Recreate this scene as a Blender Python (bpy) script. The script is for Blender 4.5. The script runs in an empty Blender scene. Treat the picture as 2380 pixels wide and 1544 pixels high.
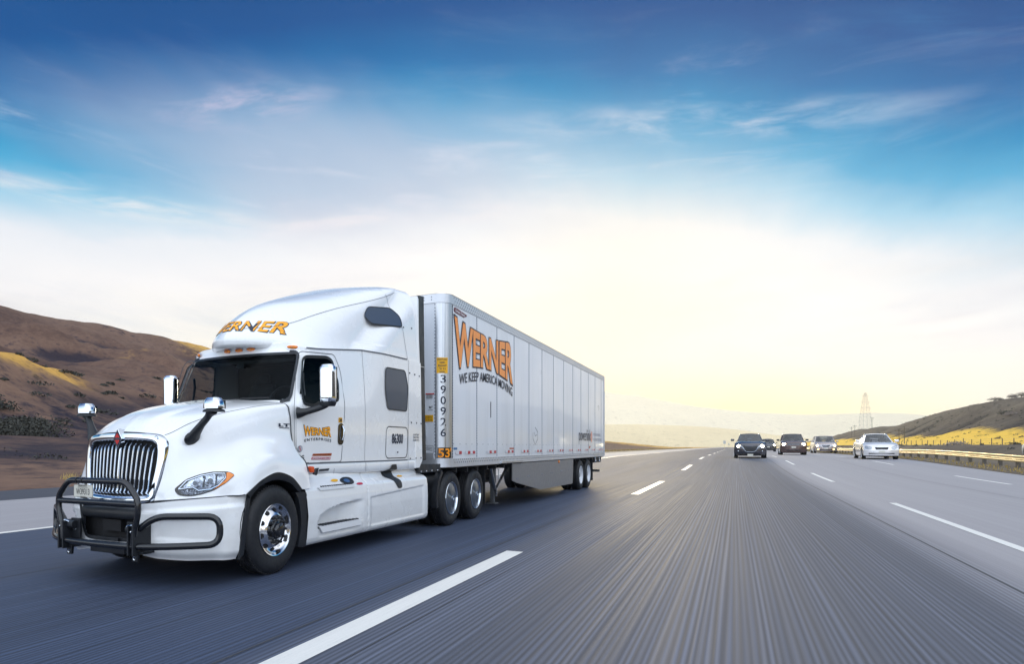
import bpy, bmesh, math, random
import numpy as np
from mathutils import Vector, Matrix

random.seed(7)
rng = np.random.default_rng(7)
S = bpy.context.scene
COL = S.collection

# ------------------------------------------------------------------ camera
CAM_H = 1.45
TH = math.atan((1708.0 - 800.0) / 1560.0)          # yaw between the lens axis and the road
cam_d = bpy.data.cameras.new('camera')
cam = bpy.data.objects.new('camera', cam_d)
COL.objects.link(cam)
cam.location = (0, 0, CAM_H)
cam.rotation_euler = (math.pi / 2, 0, TH)
cam_d.sensor_width = 36.0
cam_d.lens = 1560.0 / 2380.0 * 36.0
cam_d.shift_x = (1190.0 - 800.0) / 2380.0
cam_d.shift_y = (1039.0 - 772.0) / 2380.0
cam_d.clip_start = 0.1
cam_d.clip_end = 30000.0
S.camera = cam

# ------------------------------------------------------------------ colour helper
def lin(r, g, b):
    def f(c):
        c = c / 255.0
        return c / 12.92 if c <= 0.04045 else ((c + 0.055) / 1.055) ** 2.4
    return (f(r), f(g), f(b), 1.0)

S.view_settings.view_transform = 'Standard'
S.view_settings.look = 'None'
S.view_settings.exposure = 0.12
S.view_settings.gamma = 1.0
S.render.engine = 'CYCLES'
S.cycles.use_denoising = True
S.cycles.max_bounces = 8
S.cycles.volume_bounces = 1
S.cycles.transparent_max_bounces = 12
S.cycles.sample_clamp_indirect = 6.0

# ------------------------------------------------------------------ sun direction (low, behind haze, ahead of the camera)
SUN_EL = math.radians(9.0)
SUN_AZ = math.radians(-8.0)      # from +Y, negative towards -X
sun_vec = Vector((math.sin(SUN_AZ) * math.cos(SUN_EL), math.cos(SUN_AZ) * math.cos(SUN_EL), math.sin(SUN_EL)))

# ------------------------------------------------------------------ world
world = bpy.data.worlds.new("World")
S.world = world
world.use_nodes = True
nt = world.node_tree
nt.nodes.clear()
class NG:
    """tiny node helper"""
    def __init__(s, tree): s.t = tree
    def n(s, typ, **kw):
        nd = s.t.nodes.new(typ)
        for k, v in kw.items():
            if k.startswith('i_'):
                nd.inputs[k[2:]].default_value = v
            else:
                setattr(nd, k, v)
        return nd
    def val(s, sock, v):
        if hasattr(v, 'is_output') or isinstance(v, bpy.types.NodeSocket):
            s.t.links.new(v, sock)
        else:
            sock.default_value = v
    def math(s, op, a, b=0.0, c=None, clamp=False):
        nd = s.t.nodes.new('ShaderNodeMath'); nd.operation = op; nd.use_clamp = clamp
        s.val(nd.inputs[0], a); s.val(nd.inputs[1], b)
        if c is not None: s.val(nd.inputs[2], c)
        return nd.outputs[0]
    def vmath(s, op, a, b=(0, 0, 0)):
        nd = s.t.nodes.new('ShaderNodeVectorMath'); nd.operation = op
        s.val(nd.inputs[0], a); s.val(nd.inputs[1], b)
        return nd
    def sm(s, v, a, b, lo=0.0, hi=1.0):
        nd = s.t.nodes.new('ShaderNodeMapRange'); nd.interpolation_type = 'SMOOTHSTEP'
        s.val(nd.inputs[0], v); nd.inputs[1].default_value = a; nd.inputs[2].default_value = b
        nd.inputs[3].default_value = lo; nd.inputs[4].default_value = hi
        return nd.outputs[0]
    def mix(s, f, a, b, mode='MIX'):
        nd = s.t.nodes.new('ShaderNodeMix'); nd.data_type = 'RGBA'; nd.blend_type = mode
        s.val(nd.inputs[0], f); s.val(nd.inputs[6], a); s.val(nd.inputs[7], b)
        return nd.outputs[2]
    def ramp(s, f, stops, interp='LINEAR'):
        nd = s.t.nodes.new('ShaderNodeValToRGB'); nd.color_ramp.interpolation = interp
        cr = nd.color_ramp
        while len(cr.elements) > 1: cr.elements.remove(cr.elements[0])
        cr.elements[0].position = stops[0][0]; cr.elements[0].color = stops[0][1]
        for p_, c_ in stops[1:]:
            e = cr.elements.new(p_); e.color = c_
        s.val(nd.inputs[0], f)
        return nd.outputs[0]
    def noise(s, vec, scale, detail=4.0, rough=0.55, dist=0.0, out=0):
        nd = s.t.nodes.new('ShaderNodeTexNoise')
        nd.inputs['Scale'].default_value = scale; nd.inputs['Detail'].default_value = detail
        nd.inputs['Roughness'].default_value = rough; nd.inputs['Distortion'].default_value = dist
        if vec is not None: s.t.links.new(vec, nd.inputs['Vector'])
        return nd.outputs[out]
    def mapping(s, vec, scale=(1, 1, 1), rot=(0, 0, 0), loc=(0, 0, 0)):
        nd = s.t.nodes.new('ShaderNodeMapping')
        nd.inputs['Scale'].default_value = scale; nd.inputs['Rotation'].default_value = rot
        nd.inputs['Location'].default_value = loc
        s.t.links.new(vec, nd.inputs['Vector'])
        return nd.outputs[0]

g = NG(nt)
tc = g.n('ShaderNodeTexCoord')
dirn = g.vmath('NORMALIZE', tc.outputs['Generated']).outputs[0]
sep = g.n('ShaderNodeSeparateXYZ'); nt.links.new(dirn, sep.inputs[0])
dx, dy, dz = sep.outputs
# azimuth measured from the road direction (+ to the right), radians
az = g.math('ARCTAN2', dx, dy)
zc = g.math('MAXIMUM', dz, 0.02)
plane = g.n('ShaderNodeCombineXYZ')                  # cloud layer coordinates
nt.links.new(g.math('DIVIDE', dx, g.math('ADD', zc, 0.06)), plane.inputs[0])
nt.links.new(g.math('DIVIDE', dy, g.math('ADD', zc, 0.06)), plane.inputs[1])
pl = plane.outputs[0]
warp = g.noise(g.mapping(pl, (0.9, 0.35, 1), (0, 0, 0.5)), 1.0, 5.0, 0.6, 0.4)
warp2 = g.noise(g.mapping(pl, (0.5, 0.3, 1), (0, 0, -0.4), (3, 1, 0)), 1.6, 4.0, 0.55, 0.3)
zz = g.math('ADD', dz, g.sm(az, -0.05, 0.30, 0.0, 0.080))
zz = g.math('SUBTRACT', zz, g.sm(az, -0.5, 0.6, 0.0, -0.02))
zz = g.math('ADD', zz, g.math('MULTIPLY', g.math('SUBTRACT', warp, 0.5), -0.10))
zz = g.math('ADD', zz, 0.016)
cen = g.math('DIVIDE', g.math('ADD', az, 0.40), 0.42)
zz = g.math('SUBTRACT', zz, g.math('MULTIPLY', g.math('POWER', 2.718, g.math('MULTIPLY', g.math('MULTIPLY', cen, cen), -1.0)), 0.050))
base = g.ramp(zz, [
    (0.00, lin(250, 236, 198)), (0.07, lin(249, 240, 216)), (0.15, lin(250, 246, 238)), (0.22, lin(248, 246, 246)),
    (0.285, lin(232, 236, 242)), (0.335, lin(158, 206, 231)), (0.372, lin(70, 168, 212)),
    (0.415, lin(8, 138, 192)), (0.45, lin(0, 108, 170)), (0.50, lin(0, 80, 146)),
    (0.60, lin(0, 62, 124)), (0.68, lin(90, 140, 200)), (0.78, lin(225, 233, 246)), (1.0, lin(236, 240, 248))])  # top stops: overhead sky out of view, brightened to light road and truck
# big lavender veil above the truck
def lobe(a0, z0, ra, rz, tilt=0.0):
    u_ = g.math('DIVIDE', g.math('SUBTRACT', az, a0), ra)
    v_ = g.math('DIVIDE', g.math('SUBTRACT', g.math('SUBTRACT', dz, z0), g.math('MULTIPLY', g.math('SUBTRACT', az, a0), tilt)), rz)
    d_ = g.math('SQRT', g.math('ADD', g.math('MULTIPLY', u_, u_), g.math('MULTIPLY', v_, v_)))
    return d_
veil = g.sm(g.math('ADD', lobe(-0.46, 0.375, 0.46, 0.100, -0.05), g.math('MULTIPLY', g.math('SUBTRACT', warp2, 0.5), 1.5)), 0.2, 1.2, 1.0, 0.0)
col = g.mix(g.math('MULTIPLY', veil, 0.72), base, lin(190, 196, 216))
# thin wisps
def wisp(a0, z0, ra, rz, tilt, colr, k=0.8, sc=(4.0, 26.0), off=0.0):
    d_ = lobe(a0, z0, ra, rz, tilt)
    cmb = g.n('ShaderNodeCombineXYZ')
    g.val(cmb.inputs[0], g.math('MULTIPLY', az, sc[0]))
    g.val(cmb.inputs[1], g.math('MULTIPLY', g.math('SUBTRACT', dz, g.math('MULTIPLY', az, tilt)), sc[1]))
    cmb.inputs[2].default_value = off
    nz = g.noise(cmb.outputs[0], 1.3, 8.0, 0.58, 0.35)
    m = g.math('MULTIPLY', g.sm(d_, 0.0, 1.0, 1.0, 0.0), g.sm(nz, 0.38, 0.74))
    return g.math('MULTIPLY', m, k), colr
for a in [(-0.045, 0.392, 0.36, 0.030, -0.14, lin(205, 216, 232), 0.9, (7, 30), 1.3),
          (-0.68, 0.448, 0.17, 0.034, 0.12, lin(214, 204, 226), 0.9, (8, 30), 4.1),
          (-1.08, 0.354, 0.16, 0.020, -0.10, lin(236, 208, 216), 0.85, (5, 38), 2.7),
          (-0.86, 0.325, 0.30, 0.022, -0.05, lin(252, 244, 240), 0.9, (5, 36), 7.7),
          (-1.00, 0.405, 0.30, 0.034, 0.0, lin(150, 190, 222), 0.6, (4, 22), 9.9),
          (0.20, 0.425, 0.26, 0.030, -0.26, lin(70, 148, 205), 0.3, (4, 22), 12.2),
          (-0.45, 0.325, 0.40, 0.030, 0.05, lin(244, 236, 238), 0.55, (6, 30), 15.2),
          (0.05, 0.325, 0.30, 0.022, 0.05, lin(214, 222, 236), 0.4, (5, 26), 18.2),
          (0.30, 0.150, 0.44, 0.055, 0.10, lin(214, 212, 222), 0.75, (2.4, 18), 21.2),
          (0.40, 0.225, 0.30, 0.055, 0.12, lin(150, 190, 214), 0.75, (2.4, 17), 25.2),
          (-1.08, 0.195, 0.26, 0.060, 0.0, lin(208, 206, 216), 0.85, (2.4, 12), 27.2),
          (-0.55, 0.225, 0.5, 0.05, 0.04, lin(226, 226, 234), 0.6, (2.6, 16), 29.0),
          (-0.1, 0.20, 0.7, 0.07, 0.05, lin(232, 226, 224), 0.5, (3, 17), 31.0)]:
    m_, c_ = wisp(*a)
    col = g.mix(m_, col, c_)
fc = g.n('ShaderNodeCombineXYZ'); g.val(fc.inputs[0], g.math('MULTIPLY', az, 3.2)); g.val(fc.inputs[1], g.math('MULTIPLY', g.math('ADD', dz, g.math('MULTIPLY', az, 0.10)), 21.0))
fib = g.noise(fc.outputs[0], 1.3, 9.0, 0.64, 0.5)
fm = g.math('MULTIPLY', g.sm(fib, 0.50, 0.80), g.math('MULTIPLY', g.sm(dz, 0.20, 0.34), g.math('MULTIPLY', g.sm(dz, 0.38, 0.50, 1.0, 0.1), g.sm(az, -0.1, 0.2, 1.0, 0.2))))
col = g.mix(g.math('MULTIPLY', fm, 0.42), col, lin(236, 232, 242))
shd = g.noise(g.mapping(pl, (0.8, 0.3, 1), (0, 0, 0.55), (1, 7, 0)), 1.2, 6.0, 0.6, 0.4)
col = g.mix(g.math('MULTIPLY', g.sm(shd, 0.48, 0.78), g.math('MULTIPLY', g.math('MULTIPLY', g.sm(dz, 0.08, 0.16), g.sm(dz, 0.26, 0.36, 1.0, 0.0)), 0.42)), col, lin(176, 196, 220))
# warm glow round the hidden sun
sdot = g.vmath('DOT_PRODUCT', dirn, tuple(sun_vec)).outputs['Value']
glow = g.math('POWER', g.math('MAXIMUM', sdot, 0.0), 55.0)
col = g.mix(g.math('MULTIPLY', glow, 0.25), col, (0.88, 0.82, 0.64, 1))
glow2 = g.math('POWER', g.math('MAXIMUM', sdot, 0.0), 140.0)
col = g.mix(g.math('MULTIPLY', glow2, 0.35), col, (0.90, 0.82, 0.56, 1))
low = g.math('MULTIPLY', g.sm(dz, 0.015, 0.125, 1.0, 0.0), g.math('POWER', g.math('MAXIMUM', sdot, 0.0), 22.0))
col = g.mix(g.math('MULTIPLY', low, 0.9, clamp=True), col, (1.0, 0.76, 0.28, 1))
# added fill: unseen sky behind the camera made paler and brighter for the truck
mb_ = g.math('ADD', g.math('MULTIPLY', dy, -0.87), g.math('MULTIPLY', dx, 0.50))
backm = g.sm(mb_, -0.25, 0.30, 0.0, 1.0)
bcl = g.mix(g.sm(warp2, 0.35, 0.65), lin(200, 217, 240), lin(240, 245, 250))
col = g.mix(g.math('MULTIPLY', backm, 0.85), col, bcl)
back = g.sm(mb_, -0.30, 0.5, 1.0, 2.2)
bk = g.vmath('SCALE', col); g.val(bk.inputs['Scale'], back)
sky = g.n('ShaderNodeTexSky'); sky.sky_type = 'NISHITA'; sky.sun_disc = False
sky.sun_elevation = SUN_EL; sky.sun_rotation = SUN_AZ
sky.air_density = 1.0; sky.dust_density = 2.0
sk = g.vmath('SCALE', sky.outputs[0]); sk.inputs['Scale'].default_value = 0.10
fin = g.mix(0.03, bk.outputs[0], sk.outputs[0])
# below the horizon: dull ground colour (only seen by stray light)
fin = g.mix(g.sm(dz, -0.03, -0.002, 1.0, 0.0), fin, (0.25, 0.24, 0.23, 1))
bg = g.n('ShaderNodeBackground'); nt.links.new(fin, bg.inputs[0]); bg.inputs[1].default_value = 1.0
wo = g.n('ShaderNodeOutputWorld'); nt.links.new(bg.outputs[0], wo.inputs[0])

# ------------------------------------------------------------------ sun lamp
sl = bpy.data.lights.new('sun', 'SUN')
sl.energy = 1.05
sl.angle = math.radians(11.0)
sl.color = (1.0, 0.82, 0.52)
so = bpy.data.objects.new('sun', sl); COL.objects.link(so)
so.location = (0, 0, 50)
so.rotation_euler = (-sun_vec).to_track_quat('-Z', 'Y').to_euler()
# ------------------------------------------------------------------ materials
MATS = {}
def M(name, col, rough=0.5, metal=0.0, coat=0.0, spec=0.5, emit=None, es=0.0, noise=None):
    """col: linear rgb; noise=(scale, amount) varies colour and gloss a little"""
    if name in MATS: return MATS[name]
    m = bpy.data.materials.new(name); m.use_nodes = True
    b = m.node_tree.nodes['Principled BSDF']
    c = tuple(col[:3]) + (1,)
    b.inputs['Base Color'].default_value = c
    b.inputs['Roughness'].default_value = rough
    b.inputs['Metallic'].default_value = metal
    b.inputs['Coat Weight'].default_value = coat
    b.inputs['Coat Roughness'].default_value = 0.06
    b.inputs['Specular IOR Level'].default_value = spec
    if emit:
        b.inputs['Emission Color'].default_value = tuple(emit) + (1,)
        b.inputs['Emission Strength'].default_value = es
    if noise:
        q = NG(m.node_tree)
        t = q.n('ShaderNodeTexCoord')
        nz = q.noise(t.outputs['Object'], noise[0], 6, 0.6)
        nz2 = q.noise(t.outputs['Object'], noise[0] * 9, 3, 0.6)
        f = q.math('ADD', q.math('MULTIPLY', nz, 0.7), q.math('MULTIPLY', nz2, 0.3))
        k = noise[1]
        lo = tuple(v * (1 - k) for v in c[:3]) + (1,); hi = tuple(min(1, v * (1 + k)) for v in c[:3]) + (1,)
        q.val(b.inputs['Base Color'], q.ramp(f, [(0.3, lo), (0.7, hi)]))
        q.val(b.inputs['Roughness'], q.sm(nz, 0.3, 0.75, max(0.02, rough * 0.8), min(1, rough * 1.3)))
    MATS[name] = m
    return m

WHITE = M('white_paint', (0.84, 0.85, 0.86), 0.26, 0, 1.0, noise=(1.3, 0.02))
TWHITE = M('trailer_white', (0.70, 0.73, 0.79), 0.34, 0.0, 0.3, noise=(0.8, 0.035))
def trailer_paint():
    m = MATS['trailer_white']; b = m.node_tree.nodes['Principled BSDF']; q = NG(m.node_tree)
    t = q.n('ShaderNodeTexCoord').outputs['Object']; s_ = q.n('ShaderNodeSeparateXYZ'); m.node_tree.links.new(t, s_.inputs[0])
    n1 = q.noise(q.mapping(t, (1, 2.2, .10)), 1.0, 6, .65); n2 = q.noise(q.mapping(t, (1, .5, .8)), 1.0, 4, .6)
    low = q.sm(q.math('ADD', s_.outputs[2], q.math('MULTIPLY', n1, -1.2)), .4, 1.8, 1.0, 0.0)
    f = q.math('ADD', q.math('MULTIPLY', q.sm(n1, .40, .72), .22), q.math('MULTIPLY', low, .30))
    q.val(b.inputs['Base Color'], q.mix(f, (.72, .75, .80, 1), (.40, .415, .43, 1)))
    bp = q.n('ShaderNodeBump'); bp.inputs['Strength'].default_value = .12; bp.inputs['Distance'].default_value = .05
    q.val(bp.inputs['Height'], n2); m.node_tree.links.new(bp.outputs[0], b.inputs['Normal'])
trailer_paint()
CHROME = M('chrome', (0.70, 0.75, 0.82), 0.07, 1.0)
ALU = M('polished_aluminium', (0.86, 0.86, 0.87), 0.13, 1.0)
BRALU = M('brushed_aluminium', (0.62, 0.64, 0.67), 0.33, 1.0, noise=(6, 0.12))
BLACK = M('black_plastic', (0.010, 0.012, 0.016), 0.42, noise=(5, 0.25))
GLOSSB = M('gloss_black', (0.012, 0.013, 0.016), 0.16, 0, 0.4)
TUBE = M('black_powdercoat', (0.008, 0.009, 0.012), 0.22, 0, 0.25)
RUB = M('tyre_rubber', (0.011, 0.012, 0.015), 0.62, noise=(14, 0.35))
DARK = M('underbody_dark', (0.010, 0.010, 0.012), 0.7, noise=(3, 0.4))
GASKET = M('window_gasket', (0.012, 0.015, 0.019), 0.45)
DGLASS = M('dark_sleeper_glass', (0.030, 0.050, 0.085), 0.3, 0, 0.15)
SEAM = M('panel_seam', (0.10, 0.11, 0.13), 0.6)
SEAMD = M('panel_seam_dark', (0.03, 0.033, 0.04), 0.6)
ORANGE = M('werner_orange', lin(255, 172, 30), 0.4)
TORANGE = M('faded_orange', lin(246, 152, 70), 0.45)
INK = M('navy_ink', (0.014, 0.022, 0.045), 0.5)
AMBER = M('amber_lens', (0.85, 0.24, 0.02), 0.18, 0, 0.5)
YELLOW = M('yellow_sticker', lin(232, 172, 20), 0.5)
RED = M('red_reflector', (0.42, 0.012, 0.03), 0.35)
REFW = M('white_reflector', (0.62, 0.62, 0.66), 0.35)
REDS = M('red_enamel', (0.45, 0.03, 0.025), 0.3)
INTER = M('cab_interior', (0.013, 0.018, 0.021), 0.8, noise=(4, 0.2))
SKIRT = M('grey_skirt', (0.26, 0.255, 0.26), 0.50, 0.55, noise=(10, 0.15))
DISC = M('wheel_cover_grey', (0.13, 0.15, 0.18), 0.28, 0.6)
WRIM = M('white_rim', (0.68, 0.70, 0.74), 0.4, noise=(9, 0.08))
GREYD = M('grey_tread', (0.28, 0.29, 0.31), 0.5, 0.3)
GREYD = M('grey_tread', (0.28, 0.29, 0.31), 0.5, 0.3)
PLATE = M('plate_cream', (0.62, 0.60, 0.52), 0.45)

def road_film():
    m = WHITE; b = m.node_tree.nodes['Principled BSDF']; q = NG(m.node_tree)
    t = q.n('ShaderNodeTexCoord').outputs['Object']; s_ = q.n('ShaderNodeSeparateXYZ'); m.node_tree.links.new(t, s_.inputs[0])
    n1 = q.noise(q.mapping(t, (1, 1.6, 2.5)), 2.2, 6, .68); n2 = q.noise(q.mapping(t, (7, 7, .6)), 1.5, 4, .7)
    low = q.sm(q.math('ADD', s_.outputs[2], q.math('MULTIPLY', n1, -.9)), -.35, .55, 1.0, 0.0)
    f = q.math('ADD', q.math('MULTIPLY', low, .34), q.math('MULTIPLY', q.sm(n2, .52, .78), .03))
    q.val(b.inputs['Base Color'], q.mix(f, (.84, .85, .86, 1), (.36, .33, .29, 1)))
    q.val(b.inputs['Coat Weight'], q.math('SUBTRACT', 1.0, q.math('MULTIPLY', f, 1.6), clamp=True))
road_film()
def glassmat(name, tint, gl=0.08, trans=0.9):
    m = bpy.data.materials.new(name); m.use_nodes = True
    t = m.node_tree; t.nodes.clear(); q = NG(t)
    tr = q.n('ShaderNodeBsdfTransparent'); tr.inputs[0].default_value = tuple(tint) + (1,)
    gs = q.n('ShaderNodeBsdfGlossy'); gs.inputs['Roughness'].default_value = 0.03; gs.inputs[0].default_value = (0.9, 0.95, 1, 1)
    fr = q.n('ShaderNodeFresnel'); fr.inputs[0].default_value = 1.45
    mx = q.n('ShaderNodeMixShader')
    q.val(mx.inputs[0], q.math('MULTIPLY', fr.outputs[0], gl))
    t.links.new(tr.outputs[0], mx.inputs[1]); t.links.new(gs.outputs[0], mx.inputs[2])
    o = q.n('ShaderNodeOutputMaterial'); t.links.new(mx.outputs[0], o.inputs[0])
    return m
WGLASS = glassmat('tinted_windshield_glass', (0.52, 0.56, 0.57), 0.2)
SGLASS = glassmat('side_window_glass', (0.85, 0.88, 0.88), 0.15)
CGLASS = glassmat('car_glass', (0.86, 0.9, 0.92), 2.2)
CLEAR = glassmat('clear_lamp_lens', (0.85, 0.88, 0.92), 0.7)

# ------------------------------------------------------------------ mesh helpers
def new_empty(name, loc=(0, 0, 0), rz=0.0, label=None, cat=None, group=None, kind=None):
    o = bpy.data.objects.new(name, None); COL.objects.link(o)
    o.location = loc; o.rotation_euler = (0, 0, rz); o.empty_display_size = 0.3
    tag(o, label, cat, group, kind)
    return o
def tag(o, label=None, cat=None, group=None, kind=None):
    if label: o['label'] = label
    if cat: o['category'] = cat
    if group: o['group'] = group
    if kind: o['kind'] = kind
    return o
def link_mesh(name, verts, faces, mat, parent=None, smooth=None, label=None):
    me = bpy.data.meshes.new(name)
    me.from_pydata([tuple(map(float, v)) for v in verts], [], [tuple(int(i) for i in f) for f in faces])
    me.update()
    if mat: me.materials.append(mat)
    if smooth is not None:
        me.polygons.foreach_set('use_smooth', [True] * len(me.polygons))
        if smooth < 179: me.set_sharp_from_angle(angle=math.radians(smooth))
    o = bpy.data.objects.new(name, me); COL.objects.link(o)
    if parent is not None: o.parent = parent
    if label: o['label'] = label
    return o

def catmull(P, k, axis=0):
    """dense Catmull-Rom interpolation of P along axis, k steps per span"""
    P = np.moveaxis(np.asarray(P, float), axis, 0)
    n = len(P); out = []
    E_ = np.concatenate([[2 * P[0] - P[1]], P, [2 * P[-1] - P[-2]]])
    for i in range(n - 1):
        p0, p1, p2, p3 = E_[i], E_[i + 1], E_[i + 2], E_[i + 3]
        for j in range(k):
            t = j / k
            out.append(0.5 * ((2 * p1) + (-p0 + p2) * t + (2 * p0 - 5 * p1 + 4 * p2 - p3) * t * t + (-p0 + 3 * p1 - 3 * p2 + p3) * t ** 3))
    out.append(P[-1])
    return np.moveaxis(np.array(out), 0, axis)

class MB:
    def __init__(s): s.v = []; s.f = []
    def add(s, vs, fs):
        o = len(s.v); s.v += [tuple(v) for v in vs]; s.f += [tuple(i + o for i in f) for f in fs]; return s
    def box(s, x0, x1, y0, y1, z0, z1):
        vs = [(x, y, z) for x in (x0, x1) for y in (y0, y1) for z in (z0, z1)]
        fs = [(0, 1, 3, 2), (4, 6, 7, 5), (0, 4, 5, 1), (2, 3, 7, 6), (0, 2, 6, 4), (1, 5, 7, 3)]
        return s.add(vs, fs)
    def obox(s, c, sx, sy, sz, R=None):
        vs = []
        for x in (-1, 1):
            for y in (-1, 1):
                for z in (-1, 1):
                    p = Vector((x * sx / 2, y * sy / 2, z * sz / 2))
                    if R is not None: p = R @ p
                    vs.append(Vector(c) + p)
        return s.add(vs, [(0, 1, 3, 2), (4, 6, 7, 5), (0, 4, 5, 1), (2, 3, 7, 6), (0, 2, 6, 4), (1, 5, 7, 3)])
    def bar(s, a, b, w, h):
        a = Vector(a); b = Vector(b); d = b - a
        R = d.to_track_quat('X', 'Z').to_matrix()
        return s.obox((a + b) / 2, d.length, w, h, R)
    def grid(s, P, flip=False):
        P = np.asarray(P); R, C = P.shape[:2]
        vs = P.reshape(-1, 3)
        fs = []
        for i in range(R - 1):
            for j in range(C - 1):
                q = (i * C + j, i * C + j + 1, (i + 1) * C + j + 1, (i + 1) * C + j)
                fs.append(q[::-1] if flip else q)
        return s.add(vs, fs)
    def tube(s, path, r, n=10, closed=False, caps=True):
        path = [Vector(p) for p in path]; m = len(path)
        rr = r if hasattr(r, '__len__') else [r] * m
        rings = []; prev = None
        for i in range(m):
            if closed: t = path[(i + 1) % m] - path[i - 1]
            else: t = path[min(i + 1, m - 1)] - path[max(i - 1, 0)]
            t.normalize()
            if prev is None:
                a = Vector((0, 0, 1)) if abs(t.z) < 0.9 else Vector((1, 0, 0))
                nrm = (a - t * a.dot(t)).normalized()
            else:
                nrm = (prev - t * prev.dot(t)).normalized()
            prev = nrm; b = t.cross(nrm)
            rings.append([path[i] + (nrm * math.cos(2 * math.pi * k / n) + b * math.sin(2 * math.pi * k / n)) * rr[i] for k in range(n)])
        vs = [v for ring in rings for v in ring]; fs = []
        for i in range(m if closed else m - 1):
            for k in range(n):
                a0 = i * n + k; a1 = i * n + (k + 1) % n; j = (i + 1) % m
                fs.append((a0, a1, j * n + (k + 1) % n, j * n + k))
        if caps and not closed:
            fs.append(tuple(range(n))[::-1]); fs.append(tuple((m - 1) * n + k for k in range(n)))
        return s.add(vs, fs)
    def lathe(s, prof, c, n=48, axis='x', close=False):
        """prof: (radius, along) pairs"""
        vs = []; fs = []
        for r, a in prof:
            for k in range(n):
                t = 2 * math.pi * k / n
                if axis == 'x': vs.append((c[0] + a, c[1] + r * math.cos(t), c[2] + r * math.sin(t)))
                elif axis == 'y': vs.append((c[0] + r * math.cos(t), c[1] + a, c[2] + r * math.sin(t)))
                else: vs.append((c[0] + r * math.cos(t), c[1] + r * math.sin(t), c[2] + a))
        m = len(prof)
        for i in range(m - 1 + (1 if close else 0)):
            for k in range(n):
                i2 = (i + 1) % m
                fs.append((i * n + k, i * n + (k + 1) % n, i2 * n + (k + 1) % n, i2 * n + k))
        return s.add(vs, fs)
    def poly(s, pts):
        return s.add(pts, [tuple(range(len(pts)))])
    def prism(s, pts, d):
        """closed planar polygon pts extruded by vector d"""
        n = len(pts); d = Vector(d)
        vs = [Vector(p) for p in pts] + [Vector(p) + d for p in pts]
        fs = [tuple(range(n))[::-1], tuple(range(n, 2 * n))] + [(i, (i + 1) % n, n + (i + 1) % n, n + i) for i in range(n)]
        return s.add(vs, fs)
    def ribbon(s, path, w, nrm, lift=0.003, closed=False, th=0.0):
        """flat strip of width w along path, lying on a surface with normal nrm (vector or list)"""
        m = len(path); P = [Vector(p) for p in path]; vs = []; fs = []
        for i in range(m):
            if closed: t = P[(i + 1) % m] - P[i - 1]
            else: t = P[min(i + 1, m - 1)] - P[max(i - 1, 0)]
            nn = Vector(nrm[i]) if hasattr(nrm[0], '__len__') else Vector(nrm)
            b = nn.cross(t).normalized() * (w / 2)
            c = P[i] + nn * lift
            vs += [c - b, c + b]
        for i in range(m if closed else m - 1):
            j = (i + 1) % m
            fs.append((2 * i, 2 * i + 1, 2 * j + 1, 2 * j))
        return s.add(vs, fs)
    def mirror(s):
        o = len(s.v); s.v += [(-x, y, z) for x, y, z in s.v]; s.f += [tuple(i + o for i in f)[::-1] for f in s.f]; return s
    def build(s, name, mat, parent=None, smooth=None, bevel=0, label=None):
        o = link_mesh(name, s.v, s.f, mat, parent, smooth, label)
        if bevel:
            b = o.modifiers.new('bevel', 'BEVEL'); b.width = bevel; b.segments = 2; b.limit_method = 'ANGLE'
        return o

def rrect(x0, x1, y0, y1, r, k=5):
    """rounded rectangle outline, ccw, 2D"""
    out = []
    for cx, cy, a0 in ((x1 - r, y0 + r, -90), (x1 - r, y1 - r, 0), (x0 + r, y1 - r, 90), (x0 + r, y0 + r, 180)):
        for i in range(k + 1):
            a = math.radians(a0 + 90 * i / k); out.append((cx + r * math.cos(a), cy + r * math.sin(a)))
    return out
def rpoly(pts, r, k=4):
    """polygon with rounded corners (2D)"""
    out = []; n = len(pts)
    for i in range(n):
        p = Vector(pts[i]); a = Vector(pts[i - 1]); b = Vector(pts[(i + 1) % n])
        rr = r[i] if hasattr(r, '__len__') else r
        d1 = (a - p); d2 = (b - p)
        q = min(rr, d1.length * 0.45, d2.length * 0.45)
        s_ = p + d1.normalized() * q; e_ = p + d2.normalized() * q
        for j in range(k + 1):
            t = j / k
            out.append(tuple(s_ * (1 - t) ** 2 + p * 2 * t * (1 - t) + e_ * t * t))
    return out
def rpath(pts, r, k=6):
    """open 3D path with rounded bends"""
    out = [Vector(pts[0])]; n = len(pts)
    for i in range(1, n - 1):
        p = Vector(pts[i]); a = Vector(pts[i - 1]); b = Vector(pts[i + 1]); d1 = a - p; d2 = b - p
        q = min(r, d1.length * 0.48, d2.length * 0.48)
        s_ = p + d1.normalized() * q; e_ = p + d2.normalized() * q
        for j in range(k + 1):
            t = j / k; out.append(s_ * (1 - t) ** 2 + p * 2 * t * (1 - t) + e_ * t * t)
    out.append(Vector(pts[-1]))
    return out
def pip(x, y, poly):
    """vectorised point in polygon"""
    x = np.asarray(x); y = np.asarray(y); ins = np.zeros(x.shape, bool); n = len(poly)
    for i in range(n):
        x1, y1 = poly[i]; x2, y2 = poly[i - 1]
        c = ((y1 > y) != (y2 > y)) & (x < (x2 - x1) * (y - y1) / ((y2 - y1) if y2 != y1 else 1e-9) + x1)
        ins ^= c
    return ins

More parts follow.
